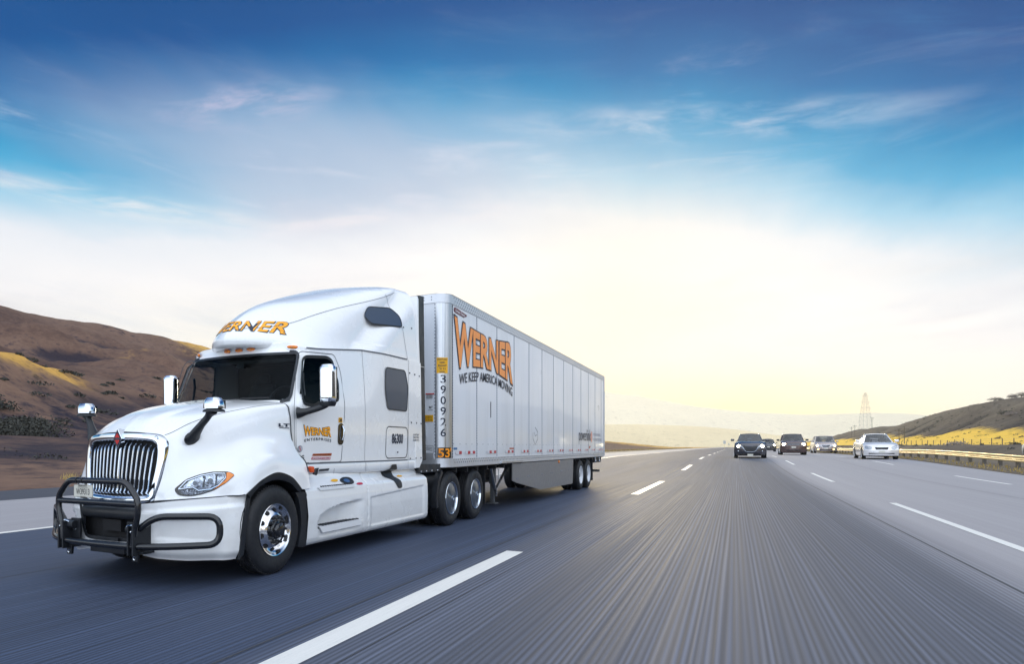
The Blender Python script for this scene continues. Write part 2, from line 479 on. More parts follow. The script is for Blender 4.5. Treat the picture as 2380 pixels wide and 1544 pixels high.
TXT = {}
def text_raw(s, off=0.0, space=1.0):
    key = (s, off, space)
    if key in TXT: return TXT[key]
    cu = bpy.data.curves.new('t', 'FONT'); cu.body = s; cu.size = 1.0; cu.offset = off; cu.space_character = space
    cu.resolution_u = 3; cu.align_x = 'LEFT'
    ob = bpy.data.objects.new('t', cu); COL.objects.link(ob)
    dg = bpy.context.evaluated_depsgraph_get(); dg.update()
    me = bpy.data.meshes.new_from_object(ob.evaluated_get(dg))
    vs = np.array([v.co[:] for v in me.vertices]); fs = [tuple(p.vertices) for p in me.polygons]
    bpy.data.objects.remove(ob); bpy.data.curves.remove(cu); bpy.data.meshes.remove(me)
    TXT[key] = (vs, fs)
    return vs, fs
def text_on(mb, s, fn, off=0.0, ref_off=None, space=1.0):
    """map text, normalised to the unit box, through fn(x, y) -> 3D"""
    vs, fs = text_raw(s, off, space)
    rv, _ = text_raw(s, off if ref_off is None else ref_off, space)
    lo = rv.min(0); hi = rv.max(0)
    q = (vs - lo) / np.maximum(hi - lo, 1e-6)[None, :] if True else vs
    mb.add([fn(a[0], a[1]) for a in q], fs)
    return mb

# ---- numpy value noise
_perm = np.random.default_rng(3).random((256, 256))
def vnoise(x, y):
    xi = np.floor(x).astype(int); yi = np.floor(y).astype(int); fx = x - xi; fy = y - yi
    fx = fx * fx * (3 - 2 * fx); fy = fy * fy * (3 - 2 * fy)
    a = _perm[xi % 256, yi % 256]; b = _perm[(xi + 1) % 256, yi % 256]
    c = _perm[xi % 256, (yi + 1) % 256]; d = _perm[(xi + 1) % 256, (yi + 1) % 256]
    return (a * (1 - fx) + b * fx) * (1 - fy) + (c * (1 - fx) + d * fx) * fy
def fbm(x, y, o=5, ridged=False):
    s = 0; a = 1; t = 0
    for i in range(o):
        n = vnoise(x * 2 ** i + 17 * i, y * 2 ** i + 31 * i)
        if ridged: n = 1 - abs(2 * n - 1)
        s = s + a * n; t += a; a *= 0.5
    return s / t
# ------------------------------------------------------------------ terrain functions
def sst(x, a, b):
    t = np.clip((np.asarray(x, float) - a) / (b - a), 0, 1); return t * t * (3 - 2 * t)
def gz(Y):
    """the carriageway climbs very gently ahead"""
    return 0.45 * sst(Y, 33, 78) + 0.15 * sst(Y, 78, 260)
def gzf(Y): return float(gz(Y))
cT, sT = math.cos(TH), math.sin(TH)

# polyline ridges given as (azimuth from road in rad, elevation tangent, distance)
def polar(azm, r): return (math.sin(azm) * r, math.cos(azm) * r)
def ridge_add(X, Y, pts, wid, zb, zmin=0.0):
    """height of a rounded spur whose crest runs through pts (X,Y,Z)"""
    best = np.full(X.shape, -1e3)
    for (x0, y0, z0), (x1, y1, z1) in zip(pts[:-1], pts[1:]):
        L2 = (x1 - x0) ** 2 + (y1 - y0) ** 2
        t = np.clip(((X - x0) * (x1 - x0) + (Y - y0) * (y1 - y0)) / L2, 0, 1)
        d = np.hypot(X - x0 - t * (x1 - x0), Y - y0 - t * (y1 - y0))
        zc_ = z0 + t * (z1 - z0)
        h = zb + (zc_ - zb) * np.exp(-(d / wid) ** 2)
        best = np.maximum(best, h)
    return best
def spur(data):
    out = []
    for xd, el, r in data:
        a = math.atan((xd - 800) / 1560.0) - TH
        p = polar(a, r); out.append((p[0], p[1], CAM_H + el * r))
    return out
SP3 = spur([(-500, .150, 140), (-200, .112, 142), (0, .088, 150), (111, .068, 160), (219, .050, 176), (300, .035, 192), (380, .024, 208)])
SP2 = spur([(-500, .15, 225), (-200, .125, 225), (0, .108, 230), (185, .096, 250), (297, .077, 270), (420, .062, 292), (560, .045, 325), (700, .03, 370)])
SP1 = spur([(-300, .15, 300), (60, .148, 310), (190, .132, 330), (330, .118, 360), (460, .10, 400), (600, .082, 450)])
def left_h(X, Y):
    q = -20.8 - X
    base = np.interp(q, [-2, 0, 8, 20, 60, 120, 190, 250, 318, 370, 460, 700], [-.3, 0, .25, 1.2, 4.5, 9, 19, 40, 74.5, 79, 66, 40])
    wob = fbm(X / 90 + 5, Y / 120 + 3, 5) - 0.5
    gul = 1.5 * (fbm(X / 62 + 9 + 1.5 * wob, Y / 40 + 1 - X / 90, 2) - 0.5) + .35 * (fbm(X / 30 + 9 + wob, Y / 18 + 1, 3, True) - .5)
    z = base * (1 - .97 * sst(Y, 360, 640)) + gz(Y)
    z = z * (1 + 0.05 * np.sin(Y / 210.0 + 1.0) * sst(q, 40, 300))
    for sp, w in ((SP3, 24), (SP2, 38), (SP1, 46)):
        z = np.maximum(z, ridge_add(X, Y, sp, w, np.minimum(z, 60)) + 0)
    fd = 1 - sst(Y, 360, 640)
    z = z + wob * np.clip(q, 0, 150) * 0.035 * fd + fd * gul * np.clip(q - 12, 0, 170) * 0.12 * (1 - 0.85 * sst(q, 250, 318))
    z = z + (fbm(X / 5, Y / 5, 3) - 0.5) * 0.35 * sst(q, 4, 30)
    return z
def right_h(X, Y):
    q = X - 14.3
    Yn = Y
    top = np.interp(Yn, [0, 250, 330, 370, 420, 470, 530, 575, 640, 760, 900, 1100], [23, 22.0, 21.0, 21.5, 23.5, 22.5, 19.5, 17, 15.5, 17.5, 14, 8])
    s_ = np.interp(q, [0, 2.2, 3.2, 8.5, 10.5, 14, 18, 30, 60], [0, 0, 0, 0, 1.05, 1.25, .9, 1.3, 4.2])
    z = gz(Y) + s_ * (0.75 + 0.25 * sst(Y, 20, 120))
    hill = sst(q, 52, 98) ** 1.1
    z = z + (top - 4.6) * hill
    spn = fbm(Y / 42 - X / 75 + 3, X / 160 + 0.5, 3, True) - 0.45
    z = z + spn * 7.0 * np.sin(np.clip((q - 45) / 60, 0, 1) * math.pi) ** 0.8
    z = z + (fbm(X / 4, Y / 4, 4) - 0.5) * (0.5 * sst(q, 10, 30) + 0.6 * sst(q, 50, 80))
    z = z - 8 * sst(q, 125, 300)
    return z

# ------------------------------------------------------------------ surface materials
def terrain_mat(name, stops, bush, gold_mask=None, gold=None, sc=1.0):
    m = bpy.data.materials.new(name); m.use_nodes = True; q = NG(m.node_tree)
    b = m.node_tree.nodes['Principled BSDF']; b.inputs['Roughness'].default_value = 0.9; b.inputs['Specular IOR Level'].default_value = 0.15
    t = q.n('ShaderNodeTexCoord').outputs['Object']
    n1 = q.noise(q.mapping(t, (1, 1, 2.2)), 0.012 * sc, 8, 0.62, 0.4)
    n2 = q.noise(t, 0.22 * sc, 7, 0.7)
    n3 = q.noise(q.mapping(t, (1.0, 0.35, 1)), 1.4 * sc, 5, 0.7)
    f = q.math('ADD', q.math('MULTIPLY', n1, 0.55), q.math('ADD', q.math('MULTIPLY', n2, 0.3), q.math('MULTIPLY', n3, 0.15)))
    c = q.ramp(f, stops)
    if gold_mask:
        c = q.mix(gold_mask(q, t, n1, n2), c, gold)
    bm_ = q.sm(q.math('ADD', q.math('MULTIPLY', n2, 0.6), q.math('MULTIPLY', n1, 0.5)), bush[0], bush[1])
    c = q.mix(q.math('MULTIPLY', bm_, bush[3]), c, bush[2])
    ah = q.n('ShaderNodeAttribute'); ah.attribute_name = 'hollow_shade'
    c = q.mix(q.math('MULTIPLY', q.sm(q.math('ADD', ah.outputs['Fac'], q.math('MULTIPLY', q.math('SUBTRACT', n2, 0.5), 1.3)), 0.02, 0.75), 0.88), c, bush[2])  # shade in the folds painted in with the dark brush colour
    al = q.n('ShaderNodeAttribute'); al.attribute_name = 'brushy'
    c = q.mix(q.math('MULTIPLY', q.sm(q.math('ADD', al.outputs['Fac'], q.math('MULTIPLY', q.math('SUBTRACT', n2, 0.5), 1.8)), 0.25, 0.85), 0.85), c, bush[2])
    # little dark tufts of brush
    vo = q.n('ShaderNodeTexVoronoi'); vo.inputs['Scale'].default_value = 0.33 * sc
    m.node_tree.links.new(t, vo.inputs['Vector'])
    tf = q.math('MULTIPLY', q.sm(vo.outputs['Distance'], 0.12, 0.36, 1.0, 0.0), q.sm(n3, 0.42, 0.6))
    c = q.mix(q.math('MULTIPLY', tf, 0.6), c, bush[2])
    q.val(b.inputs['Base Color'], c)
    bp = q.n('ShaderNodeBump'); bp.inputs['Strength'].default_value = 0.7; bp.inputs['Distance'].default_value = 0.5
    q.val(bp.inputs['Height'], q.math('ADD', n2, q.math('MULTIPLY', n3, 0.4)))
    m.node_tree.links.new(bp.outputs[0], b.inputs['Normal'])
    return m
def xyz(q, t):
    s_ = q.n('ShaderNodeSeparateXYZ'); q.t.links.new(t, s_.inputs[0]); return s_.outputs
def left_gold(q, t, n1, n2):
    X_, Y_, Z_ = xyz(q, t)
    at = q.n('ShaderNodeAttribute'); at.attribute_name = 'sunlit_gold'
    return q.sm(q.math('ADD', at.outputs['Fac'], q.math('MULTIPLY', q.math('SUBTRACT', n2, 0.5), 1.4)), 0.45, 1.05)  # where sunlight and haze are painted into the hill colour
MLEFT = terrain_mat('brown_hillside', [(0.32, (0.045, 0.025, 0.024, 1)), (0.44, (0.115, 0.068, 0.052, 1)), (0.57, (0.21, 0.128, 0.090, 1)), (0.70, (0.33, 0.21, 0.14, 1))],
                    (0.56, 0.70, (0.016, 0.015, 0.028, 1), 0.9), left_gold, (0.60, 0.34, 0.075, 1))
def right_gold(q, t, n1, n2):
    X_, Y_, Z_ = xyz(q, t)
    field = q.math('MULTIPLY', q.sm(X_, 26, 34), q.sm(X_, 66, 84, 1.0, 0.0))
    wv = q.math('ADD', field, q.math('MULTIPLY', q.math('SUBTRACT', n2, 0.5), 0.9))
    return q.sm(wv, 0.35, 0.75)
MRIGHT = terrain_mat('scrub_hillside', [(0.30, (0.055, 0.045, 0.040, 1)), (0.45, (0.12, 0.098, 0.078, 1)), (0.58, (0.20, 0.165, 0.12, 1)), (0.72, (0.34, 0.28, 0.17, 1))],
                     (0.60, 0.74, (0.022, 0.022, 0.026, 1), 0.8), right_gold, (0.90, 0.56, 0.085, 1), sc=1.6)
MFAR = terrain_mat('distant_hills', [(0.3, (0.66, 0.57, 0.42, 1)), (0.7, (0.82, 0.72, 0.54, 1))], (0.6, 0.8, (0.40, 0.33, 0.24, 1), 0.5), sc=0.12)  # distance haze put into the base colour as pale cream
MMID = terrain_mat('haze_pale_hills', [(0.3, (0.62, 0.50, 0.31, 1)), (0.7, (0.84, 0.69, 0.44, 1))], (0.6, 0.8, (0.42, 0.32, 0.18, 1), 0.5), sc=0.2)  # haze and warm horizon glow painted into the base colour

def road_mat():
    m = bpy.data.materials.new('grooved_concrete'); m.use_nodes = True; q = NG(m.node_tree)
    b = m.node_tree.nodes['Principled BSDF']
    t = q.n('ShaderNodeTexCoord').outputs['Object']
    X_, Y_, Z_ = xyz(q, t)
    g1 = q.noise(q.mapping(t, (7.5, 0.035, 0)), 1.0, 3, 0.6)
    g2 = q.noise(q.mapping(t, (26.0, 0.06, 0)), 1.0, 3, 0.7)
    g3 = q.noise(q.mapping(t, (1.1, 0.022, 0)), 1.0, 4, 0.6)
    g4 = q.noise(q.mapping(t, (60.0, 1.2, 0)), 1.0, 2, 0.6)
    fine = q.noise(t, 130.0, 3, 0.7)
    dark = q.ramp(q.sm(X_, -30, 20, 0, 1), [(0.0, (0.055, 0.06, 0.075, 1)), ((30 - 17.3) / 50, (0.05, 0.055, 0.07, 1)), ((30 - 17.2) / 50, (0.33, 0.315, 0.33, 1))]) if False else None
    mid = q.math('MULTIPLY', q.sm(X_, -10.72, -10.55), q.sm(X_, 1.8, 3.2, 1.0, 0.0))
    shl = q.sm(X_, -17.1, -16.95, 1.0, 0.0)
    mlane = q.mix(q.sm(X_, -3.1, -2.6), (0.036, 0.052, 0.095, 1), (0.075, 0.086, 0.120, 1))
    c = q.mix(mid, (0.30, 0.288, 0.305, 1), mlane)
    c = q.mix(shl, c, (0.035, 0.040, 0.058, 1))
    var = q.math('ADD', q.math('ADD', q.math('MULTIPLY', g1, 0.35), q.math('MULTIPLY', g2, 0.40)), q.math('MULTIPLY', g3, 0.25))
    k = q.sm(var, 0.36, 0.64, 0.78, 1.2)
    jit = q.noise(q.mapping(t, (5.0, 0.05, 0)), 1.0, 2, 0.5)
    tin = q.math('SINE', q.math('ADD', q.math('MULTIPLY', X_, 2 * math.pi / 0.052), q.math('MULTIPLY', jit, 14.0)))
    k = q.math('MULTIPLY', k, q.math('ADD', 1.0, q.math('MULTIPLY', tin, q.math('MULTIPLY', q.sm(g1, 0.3, 0.7, 0.15, 0.50), mid))))
    # wheel-path polish, softly darker bands of oil and rubber in each lane
    def band(x0, w, a):
        d_ = q.math('DIVIDE', q.math('SUBTRACT', X_, x0), w)
        return q.math('MULTIPLY', q.math('POWER', 2.718, q.math('MULTIPLY', q.math('MULTIPLY', d_, d_), -1.0)), a)
    wb = q.math('ADD', q.math('ADD', band(-1.2, 0.7, .16), band(1.35, 0.7, .14)), q.math('ADD', q.math('ADD', band(-4.9, .6, .12), band(-7.2, .6, .12)), q.math('ADD', band(6.2, 1.6, .08), band(10.6, 1.0, .06))))
    k = q.math('MULTIPLY', k, q.math('SUBTRACT', 1.0, wb))
    kk = q.math('ADD', q.math('MULTIPLY', q.math('SUBTRACT', k, 1.0), q.math('ADD', q.math('MULTIPLY', mid, 0.65), 0.35)), 1.0)
    kk = q.math('MULTIPLY', kk, q.sm(fine, 0.25, 0.75, 0.90, 1.10))
    sc_ = q.vmath('SCALE', c); q.val(sc_.inputs['Scale'], kk)
    q.val(b.inputs['Base Color'], sc_.outputs[0])
    q.val(b.inputs['Roughness'], q.sm(g2, 0.3, 0.7, 0.66, 0.80))
    b.inputs['Specular IOR Level'].default_value = 0.5
    bp = q.n('ShaderNodeBump'); bp.inputs['Strength'].default_value = 0.12; bp.inputs['Distance'].default_value = 0.006
    q.val(bp.inputs['Height'], q.math('ADD', q.math('ADD', g2, q.math('MULTIPLY', g4, 0.35)), q.math('MULTIPLY', fine, 0.12)))
    m.node_tree.links.new(bp.outputs[0], b.inputs['Normal'])
    return m
MROAD = road_mat()
def paint_mat():
    m = bpy.data.materials.new('road_paint'); m.use_nodes = True; q = NG(m.node_tree)
    b = m.node_tree.nodes['Principled BSDF']; b.inputs['Roughness'].default_value = 0.5
    t = q.n('ShaderNodeTexCoord').outputs['Object']
    n1 = q.noise(q.mapping(t, (30, 1.2, 1)), 1.0, 5, 0.7); n2 = q.noise(t, 60, 4, 0.7)
    f = q.math('ADD', q.math('MULTIPLY', n1, 0.6), q.math('MULTIPLY', n2, 0.4))
    q.val(b.inputs['Base Color'], q.ramp(f, [(0.25, (0.42, 0.41, 0.40, 1)), (0.42, (0.72, 0.70, 0.66, 1)), (0.7, (0.82, 0.80, 0.75, 1))]))
    return m
MPAINT = paint_mat()
MDIRT = terrain_mat('dry_verge', [(0.30, (0.17, 0.115, 0.07, 1)), (0.5, (0.30, 0.21, 0.12, 1)), (0.7, (0.42, 0.31, 0.18, 1))], (0.64, 0.8, (0.05, 0.04, 0.035, 1), 0.5), sc=2.0)

# ------------------------------------------------------------------ ground, road, hills
YS = np.concatenate([np.linspace(-60, 200, 66), np.geomspace(210, 12000, 50)])
XS = np.concatenate([-np.geomspace(9000, 60, 24), np.linspace(-50, 50, 30), np.geomspace(60, 9000, 24)])
Xg, Yg = np.meshgrid(XS, YS)
mb = MB().grid(np.dstack([Xg, Yg, gz(Yg) - 0.06]), flip=True)
for o in [mb.build('ground', MDIRT, smooth=180)]: tag(o, kind='structure')
YR = np.concatenate([np.linspace(-40, 160, 101), np.geomspace(164, 3000, 40)])
XR = np.linspace(-20.8, 12.0, 24)
Xg, Yg = np.meshgrid(XR, YR)
tag(MB().grid(np.dstack([Xg, Yg, gz(Yg)]), flip=True).build('road', MROAD, smooth=180), kind='structure')
# markings
def strip(mb, x0, x1, y0, y1, lift=0.004, taper=0.0):
    n = max(2, int((y1 - y0) / 1.5) + 1); ys = np.linspace(y0, y1, n)
    P = np.zeros((n, 2, 3)); P[:, 0, 0] = x0; P[:, 1, 0] = x1; P[:, :, 1] = ys[:, None]; P[:, :, 2] = gz(ys)[:, None] + lift
    if taper:
        P[0, :, 0] = (x0 + x1) / 2 + (P[0, :, 0] - (x0 + x1) / 2) * 1.0
    mb.grid(P, flip=True)
mk = MB()
for y0, y1 in [(2.9, 9.2), (22, 31), (44, 52.5), (66, 74), (88, 96), (110, 118), (132, 140), (154, 162), (176, 184), (200, 208), (224, 232), (250, 258)]:
    strip(mk, -2.74, -2.51, y0, y1)
for y0, y1 in [(-8, 0), (12.6, 22), (34, 43), (55, 64), (77, 86), (100, 109), (124, 133), (150, 160), (176, 186)]:
    strip(mk, 3.43, 3.58, y0, y1)
for y0, y1 in [(14, 21), (35, 42.5), (57, 65), (79, 87), (102, 110), (130, 138), (160, 168)]:
    strip(mk, 9.05, 9.2, y0, y1)
strip(mk, -10.72, -10.55, -30, 900)
tag(mk.build('road_markings', MPAINT), kind='structure')
sm_ = MB()
for x, w in ((-3.02, .022), (-2.30, .012), (2.45, .03), (-7.0, .012), (6.9, .02)):
    strip(sm_, x, x + w, -30, 500, 0.0025)
tag(sm_.build('road_joints', M('joint_tar', (0.035, 0.037, 0.045), 0.6)), kind='structure')

XL = np.concatenate([[-20.6], -20.8 - np.concatenate([np.linspace(0, 60, 50), np.geomspace(62, 700, 110)])])
YL = np.concatenate([np.linspace(-60, 420, 260), np.geomspace(424, 5000, 110)])
Xg, Yg = np.meshgrid(XL, YL)
Z = left_h(Xg, Yg); Z[:, 0] = gz(YL) - 0.2
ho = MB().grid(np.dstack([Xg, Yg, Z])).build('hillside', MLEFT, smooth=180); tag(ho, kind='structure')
def blur(A, n):
    for _ in range(n):
        A = (np.pad(A, ((1, 1), (0, 0)), mode='edge')[:-2] + np.pad(A, ((1, 1), (0, 0)), mode='edge')[2:] + 2 * A) / 4
        A = (np.pad(A, ((0, 0), (1, 1)), mode='edge')[:, :-2] + np.pad(A, ((0, 0), (1, 1)), mode='edge')[:, 2:] + 2 * A) / 4
    return A
def add_attr(o, nm, A):
    at = o.data.attributes.new(nm, 'FLOAT', 'POINT'); at.data.foreach_set('value', A.astype(np.float32).ravel())
add_attr(ho, 'hollow_shade', (1 - sst(Yg, 260, 440)) * np.clip((blur(Z, 60) - Z) / (1.2 + .012 * np.clip(-20.8 - Xg, 0, 400)), -2, 2))
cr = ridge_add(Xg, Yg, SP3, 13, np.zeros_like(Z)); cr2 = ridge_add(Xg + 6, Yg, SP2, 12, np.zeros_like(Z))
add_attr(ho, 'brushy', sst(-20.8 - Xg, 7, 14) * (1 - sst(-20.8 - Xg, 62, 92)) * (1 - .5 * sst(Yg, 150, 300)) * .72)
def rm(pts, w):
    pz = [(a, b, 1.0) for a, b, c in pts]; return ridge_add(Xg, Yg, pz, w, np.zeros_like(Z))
add_attr(ho, 'sunlit_gold', np.clip(rm(SP3[1:4], 13) * 1.0 + .5 * rm(SP2[3:6], 8) + 1.6 * sst(Yg, 260, 440), 0, 1.6))  # sunlight on the spur crests and haze farther off, painted in as gold
XRh = np.concatenate([[12.0], np.linspace(12.05, 60, 60), np.geomspace(61, 420, 130)])
YRh = np.concatenate([np.linspace(-30, 140, 70), np.geomspace(142, 1400, 240)])
Xg, Yg = np.meshgrid(XRh, YRh)
Z = right_h(Xg, Yg); Z[:, 0] = gz(YRh) - 0.2; Z[:, 1:12] = np.maximum(Z[:, 1:12] - 0.0, gz(YRh)[:, None] + 0.01) 
Z = Z - (0.75 * Z) * sst(Yg, 1000, 1400)
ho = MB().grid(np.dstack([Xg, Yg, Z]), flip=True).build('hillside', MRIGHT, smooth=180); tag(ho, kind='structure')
add_attr(ho, 'hollow_shade', np.clip((blur(Z, 40) - Z) / 1.6, -2, 2) * sst(Xg, 60, 80))

def far_range(name, prof, dist, depth, mat, nz=0.06, n=240, rows=26):
    """prof: (column, elevation px above the horizon) -> a range with front and back slopes"""
    xs = np.linspace(prof[0][0], prof[-1][0], n)
    el = np.interp(xs, [p[0] for p in prof], [p[1] for p in prof]) / 1560.0
    k = np.ones(9) / 9.0
    el = np.convolve(np.pad(el, 4, mode='edge'), k, 'valid')
    P = np.zeros((rows, n, 3))
    for i in range(rows):
        s_ = i / (rows - 1); d = dist + depth * (s_ * 2 - 1)
        prf = np.sin(min(s_ * 2, 2 - s_ * 2) * math.pi / 2) ** 1.2
        xc = (xs - 800) / 1560.0 * d
        X = xc * cT - d * sT; Y = xc * sT + d * cT
        H_ = CAM_H + el * dist * (1 + nz * (fbm(X / (dist * .05), Y / (dist * .05) + 3, 5, True) - 0.6))
        P[i, :, 0] = X; P[i, :, 1] = Y; P[i, :, 2] = -2 + (H_ + 2) * prf + (fbm(X / (dist * .04), Y / (dist * .04), 4, True) - .5) * el * dist * 0.25 * (1 - prf) * 2 * (prf > 0)
    P[0, :, 2] = -5
    tag(MB().grid(P, flip=True).build(name, mat, smooth=180), kind='structure')
far_range('hills', [(1150, 70), (1300, 58), (1404, 52), (1481, 51), (1626, 47), (1719, 38), (1800, 27), (1900, 17), (2000, 10), (2100, 4), (2200, 0)], 1500, 400, MMID)
far_range('mountains', [(-2500, 60), (-1200, 100), (300, 120), (1000, 135), (1200, 138), (1404, 132), (1500, 112), (1560, 101), (1655, 86), (1740, 79), (1805, 72), (1876, 76), (1960, 75), (2036, 80), (2132, 75), (2250, 64), (2400, 70), (2700, 80), (3300, 60)], 3000, 700, MFAR)

# ------------------------------------------------------------------ air
hz = MB().box(-4200, 4200, -300, 4400, -8, 288).build('haze', None)
hz.data.materials.clear()
hm = bpy.data.materials.new('haze_air'); hm.use_nodes = True; q = NG(hm.node_tree); hm.node_tree.nodes.clear()
pv = q.n('ShaderNodeVolumePrincipled'); pv.inputs['Color'].default_value = (0.90, 0.93, 0.94, 1)
pv.inputs['Density'].default_value = 0.00007; pv.inputs['Anisotropy'].default_value = 0.70
ou = q.n('ShaderNodeOutputMaterial'); hm.node_tree.links.new(pv.outputs[0], ou.inputs['Volume'])
hz.data.materials.append(hm); tag(hz, kind='stuff')

# ------------------------------------------------------------------ guardrail along the right edge
GALV = M('galvanised_rail', (0.72, 0.56, 0.27), 0.42, 0.35, noise=(1.5, 0.2))
WOODP = M('rail_post', (0.10, 0.085, 0.07), 0.8, noise=(3, 0.3))
gr = new_empty('guardrail', (14.3, 60, 0), 0, 'long yellowish steel guardrail on short posts along the right edge of the road', 'guardrail')
ysr = np.concatenate([np.linspace(6, 200, 98), np.geomspace(204, 900, 50)])
prof = [(0, .34), (-.045, .37), (-.055, .41), (-.01, .445), (0, .47), (-.01, .495), (-.055, .53), (-.045, .57), (0, .59), (.0, .62), (-.045, .64), (-.055, .68), (-.01, .715), (0, .74)]
P = np.zeros((len(ysr), len(prof), 3))
for j, (a, h) in enumerate(prof):
    P[:, j, 0] = a; P[:, j, 1] = ysr - 60; P[:, j, 2] = gz(ysr) + h
MB().grid(P).build('rail', GALV, gr, smooth=50)
for i in range(46):
    y = 20 + i * 3.1
    z0 = gzf(y)
    MB().box(0.02, 0.2, y - 60 - .09, y - 60 + .09, z0 - .1, z0 + .70).build('post', WOODP, gr)
mp = MB()
for i in range(60):
    y = 163 + i * 6.2; z0 = gzf(y); mp.box(0.02, 0.2, y - 60 - .09, y - 60 + .09, z0 - .1, z0 + .70)
tag(mp.build('post_row', WOODP, gr), kind='stuff')

# ------------------------------------------------------------------ pylon and poles
STEEL = M('pylon_steel', (0.30, 0.28, 0.26), 0.6, 0.4)
def at_px(x, d):   # plan position at a bearing and depth
    xc = (x - 800) / 1560.0 * d
    return xc * cT - d * sT, xc * sT + d * cT
px, py = at_px(2011, 780)
H_ = 64.0; z0 = float(right_h(np.array([[px]]), np.array([[py]]))[0, 0]) - 1 if px > 15 else 0
py_o = new_empty('lattice_pylon', (px, py, 0), 0.35, 'tall thin lattice transmission pylon rising behind the low hill on the right', 'pylon')
mb = MB()
def pw(h): return 5.6 * (1 - h / H_) ** 1.0 + 0.75 if h < 30 else (5.6 * (1 - 30 / H_) + .75) * (1 - (h - 30) / (H_ - 30)) ** 0.9 + 0.7
hs = [0, 8, 15, 21, 26.5, 31.5, 36, 40, 44, 48, 52, 56, 60, 64]
for a, b in zip(hs[:-1], hs[1:]):
    ca = [(sx * pw(a) / 1, sy * pw(a), a) for sx, sy in ((-1, -1), (1, -1), (1, 1), (-1, 1))]
    cb = [(sx * pw(b) / 1, sy * pw(b), b) for sx, sy in ((-1, -1), (1, -1), (1, 1), (-1, 1))]
    for k in range(4):
        mb.bar(ca[k], cb[k], .15, .15); mb.bar(ca[k], cb[(k + 1) % 4], .06, .06); mb.bar(ca[(k + 1) % 4], cb[k], .06, .06); mb.bar(cb[k], cb[(k + 1) % 4], .06, .06)
mb.build('tower_frame', STEEL, py_o)
for h, L in ((46, 6.5), (53, 5.5), (60, 4.5)):
    mb = MB()
    mb.bar((-L, 0, h + .3), (L, 0, h + .3), .16, .16)
    for s_ in (-1, 1): mb.bar((s_ * .6, 0, h + 1.6), (s_ * L, 0, h + .3), .09, .09)
    mb.build('crossarm', STEEL, py_o)
pole0 = None
for (xx, dd, hh, lab) in [(2089.5, 230, 5.6, 'dark wooden H-frame pole in the yellow field, left one of the pair nearest the road'),
                          (2102, 228, 6.0, 'dark wooden H-frame pole in the yellow field, right one of the pair nearest the road'),
                          (1979, 520, 9.5, 'faint wooden power pole left of the pylon, farther left of the two'),
                          (1986.5, 525, 9.7, 'faint wooden power pole left of the pylon, nearer the pylon'),
                          (2027, 560, 10.5, 'wooden power pole standing on the small hill right of the pylon')]:
    X_, Y_ = at_px(xx, dd); zz_ = float(right_h(np.array([[X_]]), np.array([[Y_]]))[0, 0])
    e = new_empty('power_pole', (X_, Y_, zz_ - .2), 0.2, lab, 'power pole', 'power poles beyond the guardrail')
    MB().tube([(0, 0, 0), (0, 0, hh)], [.13, .09], 8).build('pole', WOODP, e)
    MB().box(-1.3, 1.3, -.07, .07, hh - .9, hh - .7).box(-.9, .9, -.06, .06, hh - 1.9, hh - 1.78).build('crossarm', WOODP, e)
# small road signs on the left
SIGNW = M('sign_face_back', (0.55, 0.54, 0.5), 0.5, 0.3)
for (xx, dd, hp, w, h, lab) in [(1684, 250, 1.9, .85, 1.2, 'pale rectangular road sign on a post at the far left roadside, the larger one'),
                            (1694, 300, 1.6, .45, .8, 'narrow pale roadside sign on a thin post just left of the dark sedan')]:
    X_, Y_ = at_px(xx, dd); zz_ = gzf(Y_)
    e = new_empty('road_sign', (X_, Y_, zz_), 0, lab, 'sign', 'small signs on the left roadside')
    MB().box(-.04, .04, -.04, .04, 0, hp + h).build('post', GALV, e)
    MB().box(-w / 2, w / 2, -.07, -.045, hp, hp + h).build('sign_panel', SIGNW, e, bevel=.01)
# wire fence along the field
fe = new_empty('wire_fence', (38, 100, 0), 0, 'thin wire fence on wooden posts along the foot of the yellow field', 'fence')
pts = []
for i in range(34):
    y = 95 + i * 5.5; x = 38 + (i % 3) * .05
    zf = float(right_h(np.array([[x]]), np.array([[y]]))[0, 0]); pts.append((x - 38, y - 100, zf))
    MB().box(x - 38 - .05, x - 38 + .05, y - 100 - .05, y - 100 + .05, zf - .2, zf + 1.25).build('post', WOODP, fe)
wr = MB()
for h in (.5, .85, 1.15): wr.tube([(a, b, c + h) for a, b, c in pts], .012, 4)
wr.build('wire', STEEL, fe)

